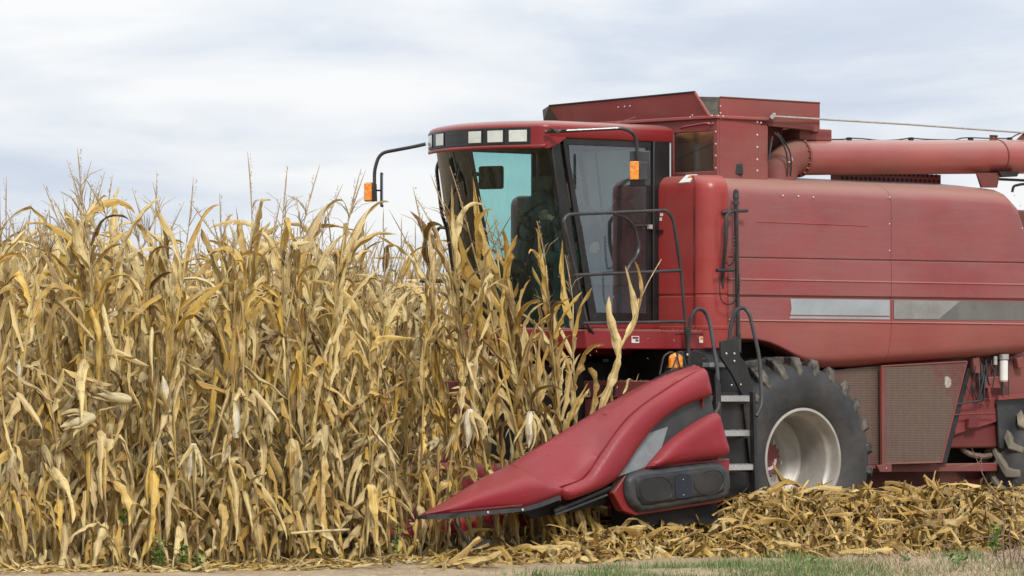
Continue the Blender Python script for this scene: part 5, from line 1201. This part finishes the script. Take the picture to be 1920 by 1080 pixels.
# cut stalk thrown up in front of the platform
def bespoke(name, lab, cat, build, mats, grp=None):
    o = build.build(name, mats, smooth=180, recalc=False); tag(o, lab, cat, grp); return o
t = thing('maize_plant', 'torn maize stalk with two upright leaves in front of the cab handrail', 'maize plant'); v = 1.95
st = MB(); st.tube(resample([P(1128, 775, v=v), P(1150, 715, v=v), P(1160, 660, v=v), P(1190, 600, v=v), P(1197, 560, v=v)], 14), [.014 - .0006 * k for k in range(14)], 8); st.build('stalk', M['stalk'], t, smooth=180)
lf = MB(); rg2 = random.Random(4)
def ribbon(mb, pts, W, rg, fold=.6, tw=1.5, n=18, v0=0):
    q = resample(pts, n); vs = []; uvs = []; ph = rg.uniform(0, 6)
    for i, p in enumerate(q):
        s = i / (n - 1); t_ = (q[min(n - 1, i + 1)] - q[max(0, i - 1)]).normalized(); sdv = t_.cross(Vector((.643, .766, 0))).normalized(); nr = t_.cross(sdv); r = tw * math.sin(s * 3 + ph) * .8
        a = sdv * math.cos(r) + nr * math.sin(r); b = nr * math.cos(r) - sdv * math.sin(r); w = W * min(1, .4 + 4 * s) * max(.02, 1 - s ** 3) ** .7 * (1 + .15 * math.sin(s * 21 + ph))
        for x in (-1, -.5, 0, .5, 1): vs.append(p + a * w * x + b * w * (fold * abs(x) ** 1.5 + .2 * math.sin(s * 25 + ph + x * 2) * abs(x))); uvs.append((x * .5 + .5, s * 1.2 + ph))
    mb.add(vs, [(i * 5 + j, i * 5 + j + 1, i * 5 + j + 6, i * 5 + j + 5) for i in range(n - 1) for j in range(4)], 0, uvs)
ribbon(lf, [P(x, y, v=v) for x, y in ((1158, 668), (1172, 640), (1192, 600), (1187, 560), (1176, 520), (1172, 498))], .035, rg2)
ribbon(lf, [P(x, y, v=v) for x, y in ((1185, 615), (1200, 575), (1205, 540), (1198, 510), (1190, 490))], .026, rg2)
ribbon(lf, [P(x, y, v=v) for x, y in ((1162, 672), (1156, 640), (1146, 610), (1140, 580), (1142, 556))], .042, rg2, tw=.4, fold=.8)
ribbon(lf, [P(x, y, v=v) for x, y in ((1160, 670), (1150, 700), (1140, 730), (1128, 760), (1126, 785))], .040, rg2, tw=.5)
lf.build('foliage', M['leaf'], t, smooth=180, recalc=False)
MB().tube(resample([P(1199, 566, v=v), P(1215, 530, v=v), P(1240, 486, v=v)], 8), .0045, 5).build('tassel', M['tassel'], t)
for pts, W, lb, nm in (([(1105, 690), (1113, 715), (1112, 750), (1108, 790)], .045, 'curled brown maize leaf hanging before the black feeder opening', 'a'), ([(1064, 795), (1075, 770), (1090, 745), (1105, 728)], .035, 'olive dry maize leaf arching over the header beam', 'b'), ([(1168, 738), (1175, 725), (1180, 712), (1192, 716), (1198, 700)], .012, 'thin yellow leaf scrap lying on the divider ridge', 'c'), ([(1120, 745), (1142, 728), (1146, 755), (1148, 775)], .02, 'brown leaf strip beside the torn stalk', 'd')):
    b_ = MB(); ribbon(b_, [P(x, y, v=1.85) for x, y in pts], W, rg2); o = b_.build('maize_leaf', M['leaf'], smooth=180, recalc=False); tag(o, lb, 'leaf')
# fallen stalks on the ground in front of the row
for pts, r, lb in (([(545, 1000), (600, 996), (655, 993)], .012, 'yellow broken stalk leaning out of the front row'), ([(285, 1062), (310, 1068), (330, 1074)], .015, 'yellow leaf sheath lying on the ground at the left'), ([(660, 1074), (720, 1070), (757, 1063)], .016, 'curved yellow husk lying on the ground before the row')):
    v = 2.25; b_ = MB(); b_.tube(resample([P(x, y, v=v) for x, y in pts], 8), r, 7); o = b_.build('fallen_stalk', M['husk'], smooth=180); tag(o, lb, 'stalk')
# the rest of the field: too many to count
mats = [M['stalk'], M['leaf'], M['tassel']]
low = [make_variant(900 + k, 2.4 + .06 * k, lod=0, leanr=.05) for k in range(9)]
V_ = []; F_ = []; UV_ = []; MI_ = []; off = 0; rgn = np.random.RandomState(4)
lowc = []
for v_ in low:
    vs = []; uvs = []; fs = []; mi = []; o = 0
    for k, nm in enumerate(('stalk', 'foliage', 'tassel')):
        mb = v_[nm]; vs += mb.v; uvs += mb.uv; fs += [tuple(i + o for i in f) for f in mb.f]; mi += [k] * len(mb.f); o += len(mb.v)
    lowc.append((np.array([tuple(x) for x in vs]), uvs, fs, mi))
cnt = 0
for r in range(8, 34):
    v = ROW0 - DR * r; u = U(1010, v) if r < 9 else -9.0; ue = U(-60, v); stp = .24 if r < 14 else .32
    while u < ue:
        c = lowc[rgn.randint(9)]; a = rgn.uniform(0, 6.28); s = rgn.uniform(.90, 1.06); vs = c[0] * s; x = vs[:, 0] * math.cos(a) - vs[:, 1] * math.sin(a) + u; y = vs[:, 0] * math.sin(a) + vs[:, 1] * math.cos(a) + v + rgn.normal() * .05
        V_.append(np.stack([x, y, vs[:, 2]], 1)); UV_ += c[1]; F_ += [tuple(i + off for i in f) for f in c[2]]; MI_ += c[3]; off += len(vs); u += (stp if u > U(1030, v) else .62) + rgn.uniform(-.05, .05); cnt += 1
print('far plants', cnt, 'faces', len(F_))
mb = MB(); mb.v = [tuple(p) for p in np.concatenate(V_)]; mb.f = F_; mb.uv = UV_; mb.mi = MI_
fo = mb.build('maize_field', mats, smooth=180, recalc=False); tag(fo, 'far rows of dry maize behind the front stand', 'maize', kind='stuff')
# ------------------------------------------------------------------ residue bank, stubble, litter
rg = random.Random(21); res = MB()
def pile_top(px): return pw(px, [(850, 1035), (1000, 1020), (1170, 985), (1340, 960), (1390, 928), (1470, 915), (1530, 918), (1600, 928), (1660, 925), (1740, 915), (1800, 912), (1860, 925), (1900, 915), (1960, 915)])
n_ = 0
while n_ < 6500:
    px = rg.uniform(1060, 1960) if rg.random() < .9 else rg.uniform(830, 1060); v = rg.uniform(1.85, 2.75) if rg.random() < .8 else rg.uniform(1.2, 1.9)
    u = U(px, v); ht = H(u, 2.1, pile_top(px)) * (1 if v < 2.35 else max(.12, 1 - (v - 2.35) / .45)) * rg.uniform(.92, 1.04)
    z = ht * (1 - rg.random() ** 1.6 * 1.0); z = max(.02, z)
    if px < 1370 and (z > .28 or rg.random() < .45): n_ += .45; continue
    surf = z > ht * .75
    a = rg.uniform(0, 6.28); L_ = rg.uniform(.05, .26); p0 = rg.uniform(-1.5, .9) if not surf else rg.uniform(-1.2, .7)
    dr_ = rg.random(); k_ = rg.uniform(-.5, .4)
    if dr_ < .22: p0 = rg.uniform(-.2, .6); L_ = rg.uniform(.25, .55); k_ = rg.uniform(-1.3, -.5)
    elif dr_ < .62: p0 = rg.uniform(-1.55, -1.0); L_ = rg.uniform(.2, .42)
    leaf(res, rg, (u, v, z), a, p0, p0 + k_, L_, rg.uniform(.008, .040) if dr_ < .62 else rg.uniform(.004, .026), k=.7, n=7, twist=rg.uniform(-1.4, 1.4), fold=rg.uniform(.2, 1.4), wav=.25, blunt=rg.random() < .7, kink=(rg.uniform(.3, .7), rg.uniform(-1.4, 1.4)) if rg.random() < .4 else None); n_ += 1
for k in range(420):
    px = rg.uniform(1040, 1960); v = rg.gauss(2.0, .12); u = U(px, v); h = rg.uniform(.15, .95) * H(u, 2.1, pile_top(px))
    res.tube([(u, v, 0), (u + rg.gauss(0, .06), v + rg.gauss(0, .05), h)], rg.uniform(.007, .013), 5)
for k in range(260):
    px = rg.uniform(1060, 1960); v = rg.uniform(1.9, 2.75); u = U(px, v); ht = H(u, 2.1, pile_top(px)) * (1 if v < 2.35 else .5); a = rg.uniform(0, 6.28); L_ = rg.uniform(.1, .32); p = rg.uniform(-.9, .9); z = rg.uniform(.3, 1) * ht
    if px < 1370: z = min(z, .25)
    d_ = Vector((math.cos(a) * math.cos(p), math.sin(a) * math.cos(p), math.sin(p))) * L_; b_ = Vector((u, v, max(.03, z)))
    if (b_ + d_).z > ht + .08: d_.z = -abs(d_.z)
    res.tube([b_, b_ + d_], rg.uniform(.006, .012), 5)
ro = res.build('maize_residue', M['residue'], smooth=180, recalc=False); tag(ro, 'bank of chopped maize stalks, husks and leaves left behind the header', 'crop residue', kind='stuff')
core = MB(); rows = []  # dark inner mound that shows in the gaps between loose pieces
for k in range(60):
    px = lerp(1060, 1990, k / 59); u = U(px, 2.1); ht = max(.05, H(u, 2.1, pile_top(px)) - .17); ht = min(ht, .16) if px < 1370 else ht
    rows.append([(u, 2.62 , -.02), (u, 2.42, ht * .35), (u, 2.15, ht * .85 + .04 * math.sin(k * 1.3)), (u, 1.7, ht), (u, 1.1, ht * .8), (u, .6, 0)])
co = core.grid(rows).build('trash_mound', plain('dark_leaf_litter', (.10, .065, .028), .95, var=.7, scale=22), smooth=60); co['kind'] = 'stuff'; co['label'] = 'dark leaf litter mound inside the residue bank'
# litter at the foot of the row
rg = random.Random(31); lit = MB()
for k in range(1500):
    px = rg.uniform(-40, 1150); v = 1.79 + abs(rg.gauss(.12, .22)) if rg.random() < .6 else rg.uniform(.5, 1.8); u = U(px, v); z = ground_h(u, v) + abs(rg.gauss(0, .025)) + .01
    leaf(lit, rg, (u, v, z), rg.uniform(0, 6.28), rg.uniform(-.2, .45), rg.uniform(-.4, .2), rg.uniform(.06, .30), rg.uniform(.005, .020), k=1, n=5, twist=rg.uniform(-3, 3), fold=1, wav=.2)
lo2 = lit.build('leaf_litter', M['leaf'], smooth=180, recalc=False); tag(lo2, 'dry leaf scraps lying along the foot of the maize row', 'leaf litter', kind='stuff')
# cut low plants passing under the divider: short stalks with hanging leaves
cuts = []
for k in range(6):
    v_ = make_variant(700 + k, .75 + .05 * k, leanr=.05); cuts.append(dict(stalk=mesh_of(v_['stalk'], 'stalk', M['stalk']), foliage=mesh_of(v_['foliage'], 'foliage', M['leaf'])))
rg = random.Random(12); k = 0
for px in [1072, 1090, 1110, 1128, 1150, 1168, 1190, 1215, 1240, 1268, 1295, 1325]:
    v = ROW0 + rg.gauss(.1, .04); s = .75 if px < 1180 else .5
    t = thing('cut_stalk', 'short cut maize stalk with hanging leaves in shade under the divider' if px < 1180 else 'low cut maize stub below the black drive cover', 'cut stalk', (U(px, v), v, -.01), rg.uniform(0, 6), 'cut stalks under the divider' if px < 1180 else 'stubs below the drive cover'); t.scale = (1, 1, s)
    for nm in ('stalk', 'foliage'): o = bpy.data.objects.new(nm, cuts[k % 6][nm]); sc.collection.objects.link(o); o.parent = t
    k += 1
# ------------------------------------------------------------------ grass and weeds
rg = random.Random(41); gs = MB(); dg = MB()
def blade(mb, x, y, h, lean, w):
    a = rg.uniform(0, 6.28); z = ground_h(x, y) - .01; dx, dy = math.cos(a) * lean, math.sin(a) * lean; sx_, sy_ = -math.sin(a) * w, math.cos(a) * w
    mb.add([(x - sx_, y - sy_, z), (x + sx_, y + sy_, z), (x + dx * .45 + sx_ * .7, y + dy * .45 + sy_ * .7, z + h * .6), (x + dx * .45 - sx_ * .7, y + dy * .45 - sy_ * .7, z + h * .6), (x + dx, y + dy, z + h)], [(0, 1, 2, 3), (3, 2, 4)])
import mathutils.noise as mn
n_ = 0; tries = 0
while n_ < 19000 and tries < 400000:
    tries += 1; px = rg.uniform(860, 1940); py = rg.uniform(1040, 1096) if n_ < 14000 else rg.uniform(1096, 1180)
    p = P(px, py, w=0.0)
    if p.y < 2.7: continue
    g_ = mn.noise(Vector((p.x * 1.3, p.y * .55, 3))) * .5 + .5; g2 = mn.noise(Vector((p.x * 4.5, p.y * 1.6, 9))) * .5 + .5; dens = .6 * g_ + .4 * g2 + (.07 if 1200 < px < 1660 else -.05) + (py - 1062) * .005 - (.12 if px < 1100 else 0)
    if rg.random() > max(0, (dens - .53) * 9): continue
    blade(gs, p.x + rg.gauss(0, .02), p.y + rg.gauss(0, .03), rg.uniform(.02, .10) * (.5 + g2), rg.uniform(.02, .09), rg.uniform(.002, .0042)); n_ += 1
go = gs.build('grass', M['grass'], smooth=0, recalc=False); tag(go, 'patchy short green grass along the track', 'grass', kind='stuff')
n_ = 0
while n_ < 9000:
    px = rg.uniform(1560, 1950) if rg.random() < .72 else rg.uniform(760, 1700); py = rg.uniform(1010, 1096); p = P(px, py, w=0.0)
    if p.y < 2.35: continue
    blade(dg, p.x, p.y, rg.uniform(.01, .09 if px > 1560 else .04), rg.uniform(.04, .20), rg.uniform(.0015, .003)); n_ += 1
do = dg.build('dead_grass', M['straw'], smooth=0, recalc=False); tag(do, 'matted dead straw coloured grass at the lower right', 'dead grass', kind='stuff')
def weed(px, py, h, n, lab, seed, v=None, spread=.5, lw=.018, grp=None):
    rg = random.Random(seed); p = P(px, py, v=v) if v else P(px, py, w=0.0)
    if v: p.z = 0
    t = thing('weed', lab, 'weed', (p.x, p.y, 0), 0, grp); st = MB(); lf = MB()
    for k in range(max(1, n // 12)):
        top = Vector((rg.gauss(0, h * spread * .3), rg.gauss(0, h * spread * .3), h * rg.uniform(.7, 1))); st.tube([(0, 0, 0), top * .5 + Vector((.01, 0, 0)), top], [.004, .003, .0015], 5)
        for j in range(12):
            b = top * rg.uniform(.2, 1); a = rg.uniform(0, 6.28); l = lw * rg.uniform(.8, 2.2); d_ = Vector((math.cos(a), math.sin(a), rg.uniform(-.2, .7))); s_ = Vector((-math.sin(a), math.cos(a), 0)) * l * .45
            c = b + d_ * l * 1.0; lf.add([b + d_ * .3 * l, c + s_, c + d_ * l, c - s_, c + d_ * l * .3 + s_ * 1.6, c - d_ * .1 * l - s_ * 1.4], [(0, 1, 2, 3), (1, 4, 2), (0, 3, 5)])
    st.build('stem', M['weed'], t); lf.build('foliage', M['weed'], t, smooth=0, recalc=False); return t
weed(1868, 1052, .34, 84, 'bright green leafy weed beside the dry stems at right', 1, spread=.4, lw=.022)
weed(1700, 1058, .10, 36, 'small bluish weed in the dead grass below the front guard', 2)
weed(1795, 1066, .12, 48, 'spreading green weed at the lower right of the track', 3, spread=1.2)
weed(1520, 1062, .10, 30, 'little green weed right of the bare dirt patch', 4, spread=1)
weed(232, 966, .14, 36, 'yellow green weed sprig deep between the left stalks', 5, v=1.9).location.z = H(U(232, 1.9), 1.9, 985)
weed(300, 1012, .26, 60, 'low green weed at the foot of the left maize row', 6, v=2.0)
weed(345, 1040, .24, 60, 'green weed tangle right of the low weed', 7, v=2.05)
weed(372, 1060, .14, 36, 'flat green weed lying before the maize row', 8, v=2.15)
weed(745, 1000, .42, 48, 'thin climbing weed just left of the divider tip', 9, v=1.98, spread=.2)
weed(1010, 1050, .09, 24, 'small weed on the dirt edge below the divider', 10, v=2.4)
# dry weeds at the right edge
rg = random.Random(51)
dw = thing('dry_weed', 'tall leafless brown weed stems at the right edge', 'dry weed', tuple(P(1895, 1072, w=0.)), 0)
b0 = Vector(dw.location); st = MB()
for (pts, r) in (([(1885, 1070), (1880, 1010), (1884, 960), (1850, 905), (1834, 868)], .009), ([(1834, 868), (1822, 840)], .004), ([(1842, 884), (1838, 848)], .004), ([(1834, 868), (1797, 876)], .0035), ([(1834, 868), (1840, 862), (1842, 852)], .004), ([(1905, 1075), (1915, 1010), (1900, 960), (1880, 930)], .008), ([(1897, 1072), (1893, 1000), (1905, 940), (1925, 915)], .007), ([(1910, 1076), (1930, 1020), (1940, 980)], .006), ([(1890, 1074), (1872, 1040), (1868, 1025)], .004)):
    st.tube(resample([P(x, y, v=b0.y) - b0 for x, y in pts], 10), [r * (1 - .5 * k / 9) for k in range(10)], 5)
for k in range(46):
    x = rg.uniform(1868, 1930); y = rg.uniform(990, 1074); st.tube([P(x, y, v=b0.y + rg.uniform(-.1, .1)) - b0, P(x + rg.uniform(-30, 30), y + rg.uniform(10, 40), v=b0.y) - b0], rg.uniform(.0015, .0035), 4)
st.build('stem', M['twig'], dw)
tw = MB(); tw.tube(resample([P(x, y, w=None, v=3.2) for x, y in ((1650, 1040), (1700, 1052), (1760, 1062), (1820, 1072))], 10), .007, 5); tw.tube([P(1760, 1025, v=2.9), P(1840, 1008, v=2.9), P(1880, 1004, v=2.9)], .006, 5)
o = tw.build('fallen_twig', M['twig']); tag(o, 'dark dead twigs lying in the dead grass at lower right', 'twig')

rg = random.Random(61); cl = MB()
for k in range(900):
    px = rg.uniform(-40, 1950); py = rg.uniform(1042, 1094); p = P(px, py, w=0.)
    if p.y < 2.1: continue
    r = rg.uniform(.006, .02) * (2 if rg.random() < .06 else 1); z = ground_h(p.x, p.y)
    vs = [(p.x + r * a_ * rg.uniform(.7, 1.3), p.y + r * b_ * rg.uniform(.7, 1.3), z + r * c_ * rg.uniform(.5, 1)) for a_, b_, c_ in ((1, 0, 0), (.3, .9, .1), (-.8, .6, 0), (-.8, -.6, .1), (.3, -.95, 0), (.1, .1, .8))]
    cl.add(vs, [(0, 1, 5), (1, 2, 5), (2, 3, 5), (3, 4, 5), (4, 0, 5)])
o = cl.build('soil_clods', M['dirt'], smooth=0, recalc=False); tag(o, 'small clods of tan soil scattered on the track', 'soil', kind='stuff')
fc_ = MB()
for k in range(110):
    p = P(rg.uniform(1065, 1330), rg.uniform(600, 930), v=rg.uniform(1.9, 2.3)) if k < 70 else P(rg.uniform(860, 1080), rg.uniform(430, 700), v=rg.uniform(1.9, 2.3)); a = Vector((rg.gauss(0, 1), rg.gauss(0, 1), rg.gauss(0, 1))).normalized() * rg.uniform(.006, .022); b_ = Vector((rg.gauss(0, 1), rg.gauss(0, 1), rg.gauss(0, 1))).normalized() * .004
    fc_.add([p, p + a, p + a + b_, p + b_], [(0, 1, 2, 3)])
o = fc_.build('flying_chaff', M['straw'], smooth=0, recalc=False); tag(o, 'pale chaff flying above the red header', 'chaff', kind='stuff')

# husk scraps and dust caught on ledges of the machine
rg = random.Random(71); cf = MB()
def scrap(p, l): 
    a = rg.uniform(0, 6.28); d_ = Vector((math.cos(a), math.sin(a), rg.uniform(-.05, .25))) * l; w_ = Vector((-math.sin(a), math.cos(a), .2)) * rg.uniform(.002, .006); cf.add([p, p + d_ * .5 + w_, p + d_, p + d_ * .5 - w_], [(0, 1, 2, 3)])
for k in range(150): scrap(Vector((rg.uniform(pu1, pu0), vo_ - abs(rg.gauss(0, .05)), pz1 + .004)), rg.uniform(.01, .05))
for k in range(90): scrap(Vector((uh - rg.uniform(0, .05), rg.uniform(.4, 2.1), hz1 + .004)), rg.uniform(.01, .06))
for (xa, xb, y), v in zip(((1351, 1408, 743), (1359, 1412, 808), (1360, 1416, 872)), vl[1:]):
    a = P(xa, y, v=v); b = P(xb, y, v=v)
    for k in range(22): scrap(Vector((rg.uniform(b.x, a.x), v - rg.uniform(.02, .18), a.z + .010)), rg.uniform(.01, .04))
for k in range(60): scrap(Vector((rg.uniform(-.6, ut), vt + rg.uniform(-.02, .02), zt + .031)), rg.uniform(.008, .03))
for k in range(30): scrap(P(1845 + rg.gauss(0, 14), 750 + rg.gauss(0, 6), v=1.40), rg.uniform(.03, .10))
o = cf.build('ledge_chaff', M['straw'], smooth=0, recalc=False); tag(o, 'straw scraps caught on the platform, steps and beam', 'chaff', kind='stuff')
